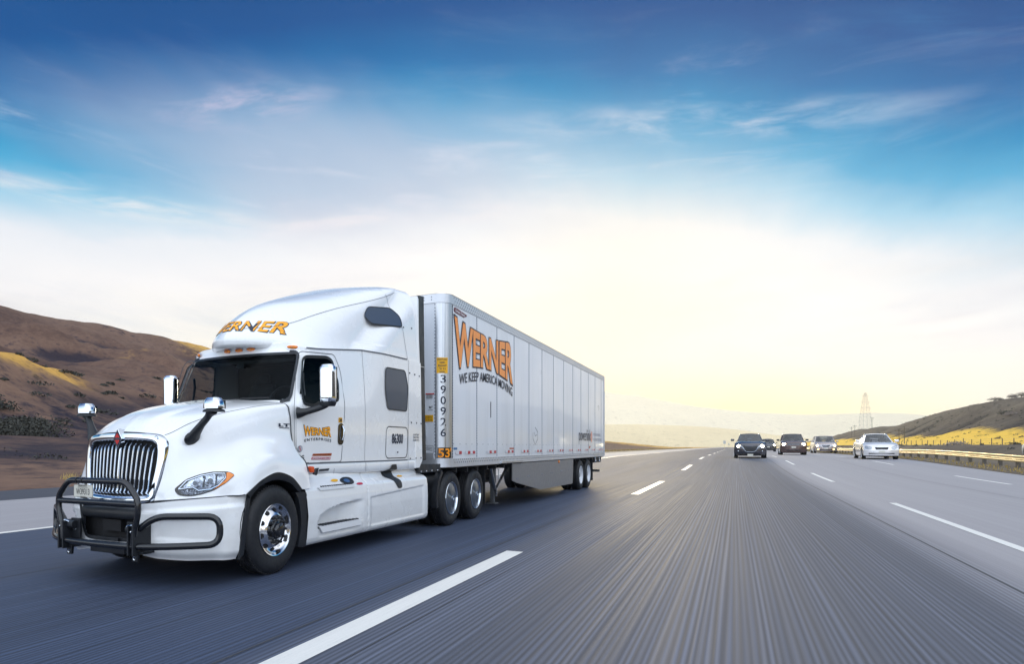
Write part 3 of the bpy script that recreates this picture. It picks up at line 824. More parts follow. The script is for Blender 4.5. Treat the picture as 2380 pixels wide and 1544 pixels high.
# ------------------------------------------------------------------ vegetation
def leafmat(name, a, b):
    m = bpy.data.materials.new(name); m.use_nodes = True; q = NG(m.node_tree)
    bs = m.node_tree.nodes['Principled BSDF']; bs.inputs['Roughness'].default_value = 0.8
    t = q.n('ShaderNodeTexCoord').outputs['Object']
    q.val(bs.inputs['Base Color'], q.ramp(q.noise(t, 2.5, 4, 0.7), [(0.35, a), (0.65, b)]))
    return m
MBUSH = leafmat('dark_brush_leaves', (0.018, 0.020, 0.020, 1), (0.06, 0.058, 0.042, 1))
MDRY = leafmat('dry_grass_blades', (0.22, 0.15, 0.05, 1), (0.50, 0.36, 0.12, 1))
MBARE = leafmat('bare_twigs', (0.16, 0.13, 0.11, 1), (0.30, 0.25, 0.21, 1))
def clump(mb, c, rx, ry, rz, n, sz, r_=random):
    for _ in range(n):
        u = r_.random() * 2 * math.pi; v = r_.random(); rad = (0.45 + 0.55 * r_.random())
        p = Vector((c[0] + rx * rad * math.cos(u) * math.sqrt(1 - v * v), c[1] + ry * rad * math.sin(u) * math.sqrt(1 - v * v), c[2] + rz * rad * v))
        a = Vector((r_.gauss(0, 1), r_.gauss(0, 1), r_.gauss(0, 1))).normalized(); b = a.orthogonal().normalized()
        s_ = sz * (0.5 + r_.random()); w = a.cross(b)
        mb.add([p - a * s_, p + b * s_ * .6, p + a * s_, p - b * s_ * .6], [(0, 1, 2, 3)])
def rhz(X_, Y_): return float(right_h(np.array([[X_]]), np.array([[Y_]]))[0, 0])
def lhz(X_, Y_): return float(left_h(np.array([[X_]]), np.array([[Y_]]))[0, 0])
def on_ridge(xpix, fn, dmin, dmax, down=0.0):
    """walk along a bearing and return the skyline point (or one below it)"""
    best = None
    for d in np.linspace(dmin, dmax, 160):
        X_, Y_ = at_px(xpix, d); z = fn(X_, Y_); e = (z - CAM_H) / d
        if best is None or e > best[0]: best = (e, X_, Y_, z, d)
    if down:
        for d in np.linspace(best[4], dmin, 160):
            X_, Y_ = at_px(xpix, d); z = fn(X_, Y_)
            if (z - CAM_H) / d < best[0] - down / 1560: return ((z - CAM_H) / d, X_, Y_, z, d)
    return best
for (xx, dn, w, h, mt, lab) in [(2313, 0, 3.4, 1.5, MBUSH, 'wide dark bush on the skyline of the right hill, leftmost on the ridge'),
                                (2352, 0, 2.0, 1.9, MBARE, 'pale bare-twigged bush on the ridge of the right hill, middle of the three'),
                                (2374, 0, 2.6, 2.4, MBUSH, 'tall dark bush on the ridge at the right edge of the picture'),
                                (2338, 36, 2.6, 1.6, MBUSH, 'round dark bush in a gully on the slope of the right hill'),
                                (2349, 40, 2.2, 1.3, MBARE, 'pale bare bush beside the round dark bush on the right slope')]:
    _, X_, Y_, z, d = on_ridge(xx, rhz, 120, 420, dn)
    e = new_empty('bush', (X_, Y_, z - .15), 0, lab, 'bush', 'bushes on the right hill')
    mb = MB(); clump(mb, (0, 0, 0.2), w, w, h, 900, .12); clump(mb, (w * .4, 0, .2), w * .55, w * .5, h * .75, 300, .12); mb.build('foliage', mt, e)
    MB().tube([(0, 0, 0), (.1, 0, h * .6)], [.12, .04], 6).tube([(0, 0, .1), (-.5, .1, h * .7)], [.08, .03], 6).build('stem', WOODP, e)
for (xx, d, w, h, mt, lab) in [(2217, 96, 1.3, .55, MBARE, 'pale low bush at the foot of the yellow field, left of a pair'),
                               (2229, 96, 1.2, .6, MBARE, 'pale low bush at the foot of the yellow field, right of a pair'),
                               (2360, 84, .7, .5, MBUSH, 'small dark bush behind the guardrail near the right edge')]:
    X_, Y_ = at_px(xx, d); z = rhz(X_, Y_)
    e = new_empty('bush', (X_, Y_, z), 0, lab, 'bush', 'low bushes at the foot of the field')
    mb = MB(); clump(mb, (0, 0, 0.0), w, w, h, 200, .10); mb.build('foliage', mt, e)
    MB().tube([(0, 0, -.1), (0, 0, h * .6)], [.05, .02], 6).build('stem', WOODP, e)
# brush on the hillsides (uncountable)
mb = MB(); r2 = random.Random(5)
for _ in range(520):
    X_ = 60 + r2.random() * 60; Y_ = 130 + r2.random() * 420
    s_ = .25 + r2.random() * .5; clump(mb, (X_, Y_, rhz(X_, Y_)), s_ * 1.2, s_ * 1.2, s_, 26, .10 + .05 * s_, r2)
for _ in range(150):
    X_ = 24 + r2.random() * 30; Y_ = 50 + r2.random() * 180
    s_ = .12 + r2.random() * .25; clump(mb, (X_, Y_, rhz(X_, Y_)), s_ * 1.5, s_ * 1.5, s_, 12, .12, r2)
tag(mb.build('hillside_brush', MBUSH), kind='stuff')
mb = MB()
for _ in range(330):
    t = r2.random(); X_ = -34 - r2.random() ** 1.2 * 110; Y_ = 5 + r2.random() * 190
    s_ = .3 + r2.random() * .9; clump(mb, (X_, Y_, lhz(X_, Y_)), s_ * 1.8, s_ * 2.4, s_ * .8, 80, .0016 * math.hypot(X_, Y_), r2)
for _ in range(46):
    xx = -40 + r2.random() * 130; d = 60 + r2.random() * 42; X_, Y_ = at_px(xx, d)
    s_ = 1.1 + r2.random() * 1.3; clump(mb, (X_, Y_, lhz(X_, Y_)), s_ * 1.6, s_ * 1.6, s_, 240, .0017 * math.hypot(X_, Y_), r2)
tag(mb.build('hillside_brush', MBUSH), kind='stuff')
mb = MB()
for _ in range(2600):
    Y_ = 18 + r2.random() ** 1.6 * 420; X_ = -21.0 - abs(r2.gauss(0, 1.3)) - .1; z = lhz(X_, Y_)
    hgt = .10 + r2.random() * .32; a = r2.random() * 3.14
    for _k in range(3):
        ox = r2.gauss(0, .12); oy = r2.gauss(0, .12); l_ = r2.gauss(0, .1)
        mb.add([(X_ + ox - .03 * math.cos(a), Y_ + oy - .03 * math.sin(a), z - .02), (X_ + ox + .03 * math.cos(a), Y_ + oy + .03 * math.sin(a), z - .02), (X_ + ox + l_, Y_ + oy + l_, z + hgt)], [(0, 1, 2)])
for _ in range(1500):
    Y_ = 30 + r2.random() ** 1.4 * 160; X_ = 12.3 + r2.random() * 1.8; z = rhz(X_, Y_)
    hgt = .06 + r2.random() * .2; a = r2.random() * 3.14
    mb.add([(X_ - .04 * math.cos(a), Y_ - .04 * math.sin(a), z - .02), (X_ + .04 * math.cos(a), Y_ + .04 * math.sin(a), z - .02), (X_ + r2.gauss(0, .06), Y_, z + hgt)], [(0, 1, 2)])
tag(mb.build('dry_grass', MDRY), kind='stuff')
# ================================================================== THE TRACTOR  (local: x = towards the driver side, y = backwards from the front axle, z up)
truck = new_empty('semi_truck', (-5.72, 6.2, 0), 0, 'white sleeper-cab tractor with chrome grille and black bull bar pulling a box trailer', 'truck')
def side_w(u, z):
    w = np.interp(u, [.3, .62, 1.0, 1.6, 2.2, 2.9, 4.3], [1.0, 1.035, 1.075, 1.125, 1.165, 1.195, 1.20])
    w = w - np.interp(u, [.6, 1.5, 2.7], [.125, .11, 0]) * np.clip((z - 1.98) / .68, 0, 1.2) ** 1.3
    w = w - 0.012 * np.clip((1.62 - z) / .3, 0, 1)            # slight step under the belt line
    return w
def ztop(u): return np.interp(u, [0, .68, 1.3, 2.2, 3.6, 4.2], [2.75, 2.70, 2.742, 2.828, 2.842, 2.85])
def front_u(w, z):
    """windshield / cab front"""
    zt = np.clip((z - 2.0) / .66, 0, 1.12)
    uc = .42 + .38 * zt; bul = .24 - .09 * zt
    W = 1.0 - .09 * zt
    return uc + bul * (np.abs(w) / W) ** 2.6
def cab_surface(t, v):
    """t: 0 centre front .. 1 corner .. 2 rear;  v: 0 sill .. 1 roof edge"""
    zt = 1.24 + (2.79 - 1.24) * v
    ztc = np.clip((zt - 2.0) / .66, 0, 1.12)
    W = .985 - .09 * ztc
    w1 = W * np.clip(t, 0, 1); u1 = front_u(w1, zt)
    uc = front_u(W, zt)
    s = np.clip(t - 1, 0, 1)
    u2 = uc + .05 * sst(s, 0, .08) + (4.05 - uc - .05) * s
    zt2 = 1.24 + (ztop(u2) - 1.24) * v
    w2 = side_w(u2, zt2)
    k = sst(s, 0, .03)
    w2 = W * (1 - k) + w2 * k
    front = t <= 1
    w = np.where(front, w1, w2); u = np.where(front, u1, u2)
    b = sst(t, .8, 1.1); z = zt * (1 - b) + zt2 * b
    return w, u, z
nv, nt1, nt2 = 64, 44, 130
tt = np.concatenate([np.linspace(0, 1, nt1), 1 + np.linspace(0, .06, 8)[1:], 1.06 + np.linspace(0, .94, nt2)[1:]])
vv = np.linspace(0, 1, nv)
T_, V_ = np.meshgrid(tt, vv)
W_, U_, Z_ = cab_surface(T_, V_)
WS_POLY = None
def ws_outline(inset=0.0):
    """windshield outline in (w, z)"""
    return rpoly([(-.955 + inset, 2.02 + inset), (.955 - inset, 2.02 + inset), (.885 - inset, 2.672 - inset), (-.885 + inset, 2.672 - inset)], .09, 6)
DWIN = [(.80, 1.985), (1.00, 1.965), (1.13, 2.02), (1.28, 2.055), (1.56, 2.065), (1.60, 2.30), (1.545, 2.62), (1.44, 2.655), (.98, 2.615), (.90, 2.57), (.775, 2.20)]
def dwin(inset=0.0, r=.05):
    c = Vector((1.2, 2.3)); out = []
    for p in rpoly(DWIN, r, 4):
        v = Vector(p) - c; out.append(tuple(c + v * (1 - inset / max(v.length, .01))))
    return out
def cab_shell():
    verts = []; faces = []
    R, C = W_.shape
    cw = (W_[:-1, :-1] + W_[1:, 1:]) / 2; cu = (U_[:-1, :-1] + U_[1:, 1:]) / 2; cz = (Z_[:-1, :-1] + Z_[1:, 1:]) / 2
    ctt = (T_[:-1, :-1] + T_[1:, 1:]) / 2
    cut = (pip(cw, cz, ws_outline(.012)) & (ctt < 1)) | (pip(cu, cz, dwin(.012)) & (ctt > 1.02))
    for sgn in (1, -1):
        o = len(verts)
        verts += [(sgn * W_[i, j], U_[i, j], Z_[i, j]) for i in range(R) for j in range(C)]
        for i in range(R - 1):
            for j in range(C - 1):
                if cut[i, j]: continue
                q = (o + i * C + j, o + i * C + j + 1, o + (i + 1) * C + j + 1, o + (i + 1) * C + j)
                faces.append(q if sgn > 0 else q[::-1])
    return verts, faces
v_, f_ = cab_shell()
cab = link_mesh('cab', v_, f_, WHITE, truck, 40)
# cab roof cap and rear wall
mb = MB()
mb.box(-.86, .86, 1.02, 4.03, 2.68, 2.70); mb.box(-1.18, 1.18, 4.03, 4.055, 1.1, 2.84)
mb.build('cab_back_panel', INTER, truck)
# ---- cab interior
mb = MB().box(-1.0, 1.0, .55, 4.0, 1.20, 1.24).box(-1.08, 1.08, 2.15, 2.2, 1.2, 2.75)
for s in (1, -1):
    mb.box(s * 1.0 - .012, s * 1.0 + .012, .7, 2.2, 1.22, 1.96)
mb.build('cab_lining', INTER, truck)
P = []
for w in np.linspace(-.93, .93, 24):
    row = []
    for (du, z) in [(.03, 1.93), (.12, 2.015), (.32, 2.03), (.46, 1.98), (.50, 1.80), (.48, 1.35)]:
        row.append((w, front_u(w, 2.0) + du, z + (.05 * math.exp(-((w - .45) / .25) ** 2) if z > 1.9 else 0)))
    P.append(row)
dash = MB().grid(P).build('dashboard', INTER, truck, smooth=50)
sw = MB().tube([(.47 + .22 * math.cos(a), 1.16 + .10 * math.sin(a) * 0.8, 2.06 + .20 * math.sin(a)) for a in np.linspace(0, 2 * math.pi, 25)[:-1]], .016, 8, closed=True)
sw.tube([(.27, 1.16, 2.05), (.67, 1.16, 2.05)], .02, 6).tube([(.47, 1.14, 2.06), (.47, .95, 1.9)], .035, 8)
sw.build('steering_wheel', BLACK, truck, smooth=60)
for x in (.5, -.5):
    st_ = MB()
    st_.prism([(x - .27, 1.35, 1.62), (x + .27, 1.35, 1.62), (x + .27, 1.85, 1.58), (x - .27, 1.85, 1.58)], (0, 0, .14))
    st_.prism([(x - .25, 1.78, 1.72), (x + .25, 1.78, 1.72), (x + .21, 1.98, 2.38), (x - .21, 1.98, 2.38)], (0, .12, .03))
    st_.prism([(x - .13, 1.97, 2.40), (x + .13, 1.97, 2.40), (x + .12, 2.0, 2.56), (x - .12, 2.0, 2.56)], (0, .08, 0))
    st_.build('seat', INTER, truck, bevel=.03)
# ---- windshield
pts = ws_outline(.0)
def ws_pt(w, z, lift=0.0): return (w, float(front_u(w, z)) - lift, z)
P = [[ws_pt(a * (.962 - .105 * (z - 2.01) / .63), z, -.004) for a in np.linspace(-1, 1, 41)] for z in np.linspace(2.01, 2.682, 9)]
wsh = MB().grid(P).build('windshield', WGLASS, truck, smooth=180)
rb = MB(); path = [ws_pt(a, b) for a, b in ws_outline(-.004)]
nr = [Vector((.28 * math.copysign(abs(p[0]) ** 1.6, p[0]) * 2.0, -1, .55)).normalized() for p in path]
rb.ribbon(path, .038, nr, .007, closed=True)
rb.ribbon([ws_pt(a, 2.652) for a in np.linspace(-.86, .86, 30)], .04, (0, -1, .55), .004)
rb.build('gasket', GASKET, wsh, smooth=60)
wp = MB()
for x0, x1 in ((-.75, -.1), (.05, .72)):
    wp.tube([ws_pt(x0, 2.035, .03), ws_pt((x0 + x1) / 2, 2.055, .035), ws_pt(x1, 2.06, .03)], .009, 6)
wp.build('wiper', BLACK, wsh)
vis = MB()
for x0, x1 in ((-.8, -.06), (.06, .8)):
    vis.prism([(x0, front_u(x0, 2.6) + .10, 2.60), (x1, front_u(x1, 2.6) + .10, 2.60), (x1, front_u(x1, 2.6) + .09, 2.56), (x0, front_u(x0, 2.6) + .09, 2.56)], (0, .02, 0))
vis.box(-.06, .06, .86, .90, 2.50, 2.60)
vis.build('sun_visor', INTER, truck)

def surf(u, z, lift=0.0, s=1): return (s * (float(side_w(u, z)) + lift), u, z)
# ---- doors
DOOR = [(.66, 1.245), (1.63, 1.245), (1.70, 2.0), (1.68, 2.50), (1.60, 2.705), (.90, 2.665), (.80, 2.60), (.62, 1.98), (.63, 1.5)]
for s in (1, -1):
    dr = MB().ribbon([surf(a, b, 0, s) for a, b in rpoly(DOOR, .06, 5)], .011, (s, 0, 0), .003, closed=True)
    door = dr.build('door', SEAM, truck)
    # glass
    xs = np.linspace(.74, 1.64, 12); zs_ = np.linspace(1.94, 2.68, 9)
    ww = MB(); o = dwin(-.01)
    ww.add([surf(a, b, -.006, s) for a, b in o], [tuple(range(len(o)))] if s > 0 else [tuple(range(len(o)))[::-1]])
    win = ww.build('window', SGLASS, door)
    MB().ribbon([surf(a, b, 0, s) for a, b in dwin(.008)], .040, (s, 0, 0), .006, closed=True).build('window_gasket', GASKET, door, smooth=60)
    # recessed handle
    hb = rpoly([(1.53, 1.475), (1.665, 1.475), (1.67, 1.765), (1.535, 1.765)], .075, 6)
    MB().add([surf(a, b, .006, s) for a, b in hb], [tuple(range(len(hb)))[::(1 if s > 0 else -1)]]).build('handle_recess', GLOSSB, door)
    MB().tube([surf(1.622, 1.54, .015, s), surf(1.628, 1.60, .032, s), surf(1.632, 1.68, .032, s), surf(1.63, 1.735, .012, s)], .011, 8).build('handle', CHROME, door, smooth=60)
MB().tube([(1.0, .92, 2.10), (.95, .95, 2.32), (.93, .98, 2.4)], .015, 6).tube([(-1.0, .92, 2.06), (-.97, 1.0, 2.1), (-.95, 1.02, 2.30), (-.93, .98, 2.42)], .02, 6).build('grab_handle', BLACK, truck, smooth=60)

# ---- clearance lights over the windshield
for w in (-.80, -.2, 0, .2, .80):
    u = float(front_u(w, 2.738))
    e = MB()
    for k_, (r_, h_) in enumerate(((1.0, 0.0), (.9, .018), (.55, .028))):
        pass
    ring = []
    for r_, h_ in ((1.0, 0.0), (.93, .016), (.65, .026), (.2, .03)):
        ring.append([(w + .062 * r_ * math.cos(a), u + .055 * abs(w) * r_ * math.cos(a) * (1 if w > 0 else -1) * 1.0 - .008 - h_, 2.736 + .024 * r_ * math.sin(a)) for a in np.linspace(0, 2 * math.pi, 21)])
    e.grid(ring, flip=False)
    cl = e.build('clearance_light', AMBER, truck, smooth=60)
    MB().ribbon([(w + .066 * math.cos(a), u + .055 * w * math.cos(a) - .012, 2.736 + .028 * math.sin(a)) for a in np.linspace(0, 2 * math.pi, 21)[:-1]], .012, (0, -1, .2), .0, closed=True).build('bezel', CHROME, cl)

# ---- roof fairing
FZ = [2.790, 2.762, 2.742, 2.775, 2.84, 2.90, 2.98, 3.08, 3.20, 3.33, 3.46, 3.58, 3.70, 3.81, 3.91, 3.99, 4.045, 4.075]
FU = [.99, .82, .62, .54, .52, .55, .62, .72, .88, 1.09, 1.35, 1.66, 2.02, 2.36, 2.68, 2.98, 3.22, 3.45]
FW = [.92, .95, .96, .965, .96, .95, .94, .935, .93, .925, .925, .925, .93, .93, .925, .91, .89, .84]
FL = [.95, 1.20, 1.45, 1.60, 1.66, 1.66, 1.66, 1.68, 1.68, 1.66, 1.60, 1.50, 1.32, 1.12, .92, .74, .58, .42]
def fair_pt(t, zi):
    """t 0..1 round the front, 1..2 down the side; zi fractional level index"""
    lv = np.arange(len(FZ)); z = np.interp(zi, lv, FZ); u0 = np.interp(zi, lv, FU); W = np.interp(zi, lv, FW); L = np.interp(zi, lv, FL)
    a = np.clip(t, 0, 1) * math.pi / 2
    w1 = W * np.sin(a); u1 = u0 + L * (1 - np.cos(a)) ** .82
    s = np.clip(t - 1, 0, 1)
    ub = u0 + L; u2 = ub + (4.04 - ub) * s
    bulge = np.interp(u2, [.8, 1.4, 2.2, 2.9, 4.1], [1.0, 1.06, 1.11, 1.165, 1.185])
    low = np.clip((3.05 - z) / .3, 0, 1)
    full = bulge + 0 * z
    topround = np.interp(z, [2.7, 3.3, 3.6, 3.8, 3.95, 4.02, 4.05, 4.075], [0, .012, .03, .045, .075, .12, .16, .23])
    w2 = full - topround
    w2 = w2 - .085 * np.exp(-((u2 - 1.75) / .42) ** 2) * np.exp(-((z - 2.83) / .10) ** 2) - .03 * np.exp(-((u2 - 1.2) / .5) ** 2) * np.exp(-((z - 2.80) / .09) ** 2)
    # soft character lines along the flank
    zl1 = np.interp(u2, [.5, 1.1, 1.7, 2.6], [3.02, 3.24, 3.42, 3.63]); w2 = w2 + .018 * np.exp(-((z - zl1) / .035) ** 2) * sst(u2, .8, 1.1) * (1 - sst(u2, 2.4, 2.9))
    zl2 = np.interp(u2, [.5, 1.4, 2.6, 3.4], [2.94, 3.10, 3.26, 3.33]); w2 = w2 + .020 * np.exp(-((z - zl2) / .045) ** 2) * sst(u2, .8, 1.2) * (1 - sst(u2, 2.6, 3.2))
    k = sst(u2 - ub, -.05, .75); k = k * (2 - k) * .5 + k * .5; w2 = W * (1 - k) + w2 * k
    # roofline: the flank rises to the skyline only where the roof is that high
    w = np.where(t <= 1, w1, w2); u = np.where(t <= 1, u1, u2)
    return w, u, z + 0 * t
nl = 76
zi = np.linspace(0, len(FZ) - 1, nl)
tt = np.concatenate([np.linspace(0, 1, 34), 1 + np.linspace(0, 1, 64)[1:]])
T2, ZI = np.meshgrid(tt, zi)
Wf, Uf, Zf = fair_pt(T2, ZI)
# smooth the level curves a little so the interpolation knots do not show
for arr in (Wf, Uf):
    for _ in range(6): arr[1:-1] = arr[1:-1] * .5 + (arr[:-2] + arr[2:]) * .25
rear = sst(T2, 1.0, 2.0)
Zf = Zf + np.interp(Uf, [2.2, 3.6, 4.1], [0, .0, .0])
# lower edge follows the seam line on the flank
seamz = ztop(np.clip(Uf, .6, 4.2)) + .004
li = np.clip(ZI / 6.0, 0, 1)                       # 0 at the lowest level, 1 at level six
Zs = np.where(ZI < 6, seamz + (2.98 - seamz) * li ** 1.0, Zf)
kb = sst(T2, .72, 1.12)
Zf = Zf * (1 - kb) + np.maximum(Zs, seamz) * kb
mb = MB()
vs = np.dstack([Wf, Uf, Zf]); mb.grid(vs); vs2 = vs.copy(); vs2[:, :, 0] *= -1; mb.grid(vs2, flip=True)
# cap
top = vs[-1]; cap = np.stack([top * np.array([1 - k, 1, 1]) + np.array([0, 0, .012 * math.sin(k * math.pi / 2)]) for k in np.linspace(0, 1, 8)])
mb.grid(cap); c2 = cap.copy(); c2[:, :, 0] *= -1; mb.grid(c2, flip=True)
# rear edge wall
rr_ = vs[:, -1]; ring = [tuple(p) for p in rr_] + [(-p[0], p[1], p[2]) for p in rr_[::-1]]
mb.poly(ring[::-1])
fair = mb.build('roof_fairing', WHITE, truck, smooth=60)
def fair_side(u, z):
    """flank half-width of the fairing at (u, z), by nearest sample"""
    d = (Uf - u) ** 2 + (Zf - z) ** 2 + (T2 < .5) * 9
    i = np.unravel_index(np.argmin(d), d.shape); return float(Wf[i])
def fair_front(w, z):
    d = (Wf - abs(w)) ** 2 + (Zf - z) ** 2 + (T2 > 1.5) * 9
    d1 = d.ravel(); ii = np.argsort(d1)[:4]; ww = 1 / (d1[ii] + 1e-6)
    return float((Uf.ravel()[ii] * ww).sum() / ww.sum())

# cab roof shelf under the fairing
shv = []
for s in (1, -1):
    edge = vs_top = np.stack([W_[-1], U_[-1], Z_[-1]], 1)
    rows = [edge + np.array([0, 0, 0])]
    for k, dz_ in ((.97, .010), (.90, .020), (.6, .03)):
        r = edge.copy(); r[:, 0] *= k; r[:, 1] += (1 - k) * .35 * (edge[:, 0] < 2); r[:, 2] += dz_; rows.append(r)
    R = np.array(rows); R[:, :, 0] *= s
    shv.append((R, s < 0))
mb = MB()
for R, f in shv: mb.grid(R, flip=f)
mb.build('cab_roof', WHITE, truck, smooth=60)
# seams on fairing: bottom line, vertical panel line, crest line
sm2 = MB()
for s in (1, -1):
    sm2.ribbon([(s * (float(side_w(u, ztop(u))) + .002), u, float(ztop(u)) + .002) for u in np.linspace(1.02, 3.56, 40)], .018, (s, 0, 0), .008)
    sm2.ribbon([(s * (fair_side(np.interp(z, [2.85, 3.35, 3.94], [3.62, 3.46, 3.37]), z)), float(np.interp(z, [2.85, 3.35, 3.94], [3.62, 3.46, 3.37])), z) for z in np.linspace(2.85, 4.02, 26)], .008, (s, 0, .1), .006)
    sm2.ribbon([(s * 1.2, 3.595 + .05 * (z - 2.0) * 0 + float(np.interp(z, [1.24, 2.85], [.0, .02])), z) for z in np.linspace(1.10, 2.85, 10)], .008, (s, 0, 0), .003)
    sm2.ribbon([surf(2.22, z, 0, s) for z in np.linspace(1.25, 2.82, 14)], .006, (s, 0, 0), .003)
    sm2.ribbon([(s * (float(side_w(u, 1.24)) + .004), u, 1.238) for u in np.linspace(.70, 3.59, 30)], .018, (s, 0, 0), .003)
crs = []
for t_, z_ in ((0, 2.985), (.12, 2.99), (.25, 3.01), (.36, 3.06), (.44, 3.14), (.50, 3.25), (.57, 3.38), (.65, 3.52), (.74, 3.66), (.84, 3.79), (.94, 3.90), (1.0, 3.965)):
    i_ = np.interp(z_, FZ[3:], range(3, len(FZ))); w_, u_, zz_ = fair_pt(np.array(t_), np.array(i_)); crs.append((float(w_), float(u_), z_))
crs = catmull(crs, 5, 0); crs = np.concatenate([(crs * np.array([-1, 1, 1]))[::-1], crs[1:]])
sm2.ribbon([tuple(c) for c in crs], .007, [Vector((c[0] * .9, -.8 + c[1] * .2, .75)).normalized() for c in crs], .006)
sm2.build('body_seam', SEAM, truck)

# ---- rear white panels (extender) and lower skirts
def poly_panel(mb, pts, x0, x1):
    return mb.prism([(x0, a, b) for a, b in pts], (x1 - x0, 0, 0))
mb = MB()
for s in (1, -1):
    poly_panel(mb, [(4.02, 2.845), (4.10, 2.845), (4.17, 1.22), (4.05, 1.10), (3.9, 1.10), (3.9, 2.845)], s * 1.10, s * 1.2)
    poly_panel(mb, [(4.0, 2.846), (4.10, 2.846), (4.06, 3.30), (4.05, 3.9), (4.0, 3.95)], s * 1.06, s * 1.185)
mb.build('rear_panel', WHITE, truck, bevel=.006)
rv = MB()
for s in (1, -1):
    for (u, z) in [(3.511, 3.354), (3.807, 3.383), (4.04, 3.403), (3.653, 2.637), (3.85, 2.63), (4.03, 2.62), (3.72, 1.842), (3.92, 1.84), (4.10, 1.835), (3.677, 1.26), (3.90, 1.262), (4.10, 1.265)]:
        w = 1.203 if z < 2.85 else fair_side(u, z) + .004
        rv.lathe([(.014, 0), (.012, s * .006), (0.001, s * .008)], (s * w, u, z), 10)
rv.build('rivet', SEAMD, truck)
# black rubber side extenders
for s in (1, -1):
    mb = MB()
    poly_panel(mb, [(4.06, 1.21), (4.40, 1.22), (4.36, 2.0), (4.30, 4.0), (4.05, 3.97), (4.06, 2.9), (4.12, 2.84)], s * 1.13, s * 1.17)
    ext = mb.build('side_extender', BLACK, truck, bevel=.01)
    MB().box(s * 1.172, s * 1.176, 4.10, 4.34, 2.79, 2.80).build('extender_joint', BRALU, ext)

# lower cab skirt  z 1.09..1.24 then tank fairings
def skirt_w(u, z):
    # z from 1.10 down to .24
    w = np.interp(z, [.24, .27, .32, .60, .80, .915, .945, .99, 1.05, 1.10], [1.175, 1.205, 1.222, 1.228, 1.222, 1.205, 1.185, 1.13, 1.10, 1.09])
    # sculpted step recess in the front panel
    tp = np.interp(u, [.80, .93, 1.15, 1.5, 2.2], [.44, .59, .66, .705, .745])
    ins = sst(tp - z, 0.0, .05) * sst(z, .41, .435) * sst(u, .86, .99) * (1 - sst(u, 1.55, 2.12))
    w = w - .125 * ins
    ins2 = sst(tp - z, 0.0, .04) * sst(z, .30, .33) * sst(u, .86, .95) * (1 - sst(u, 1.6, 2.16))
    w = w - .012 * ins2
    # rear panel creases
    cz = np.interp(u, [2.3, 4.25], [.735, .82])
    w = w - .016 * sst(cz - z, 0, .02) * sst(u, 2.26, 2.34) * (1 - sst(u, 4.14, 4.22)) * sst(z, .30, .34)
    # shoulder
    w = w - .02 * (1 - sst(u, 2.19, 2.215)) * 0
    # closing round the rear end
    w = w - .10 * sst(u, 4.30, 4.46) ** 2
    w = w - .06 * (sst(u, 2.185, 2.2) - sst(u, 2.2, 2.215)) * .3
    return w
def skirt_end(z): return np.interp(z, [.24, .30, .50, .80, .97, 1.0, 1.1], [4.33, 4.37, 4.44, 4.42, 4.30, 4.22, 4.0])
def skirt_start(z): return np.interp(z, [.24, .6, .92, .95, 1.1], [.615, .655, .62, .62, .60])
nz_, nu_ = 70, 190
P = np.zeros((nz_, nu_, 3)); zs_ = np.linspace(.24, 1.10, nz_)
for i, z in enumerate(zs_):
    us = np.linspace(skirt_start(z), skirt_end(z), nu_)
    P[i, :, 0] = skirt_w(us, z); P[i, :, 1] = us; P[i, :, 2] = z
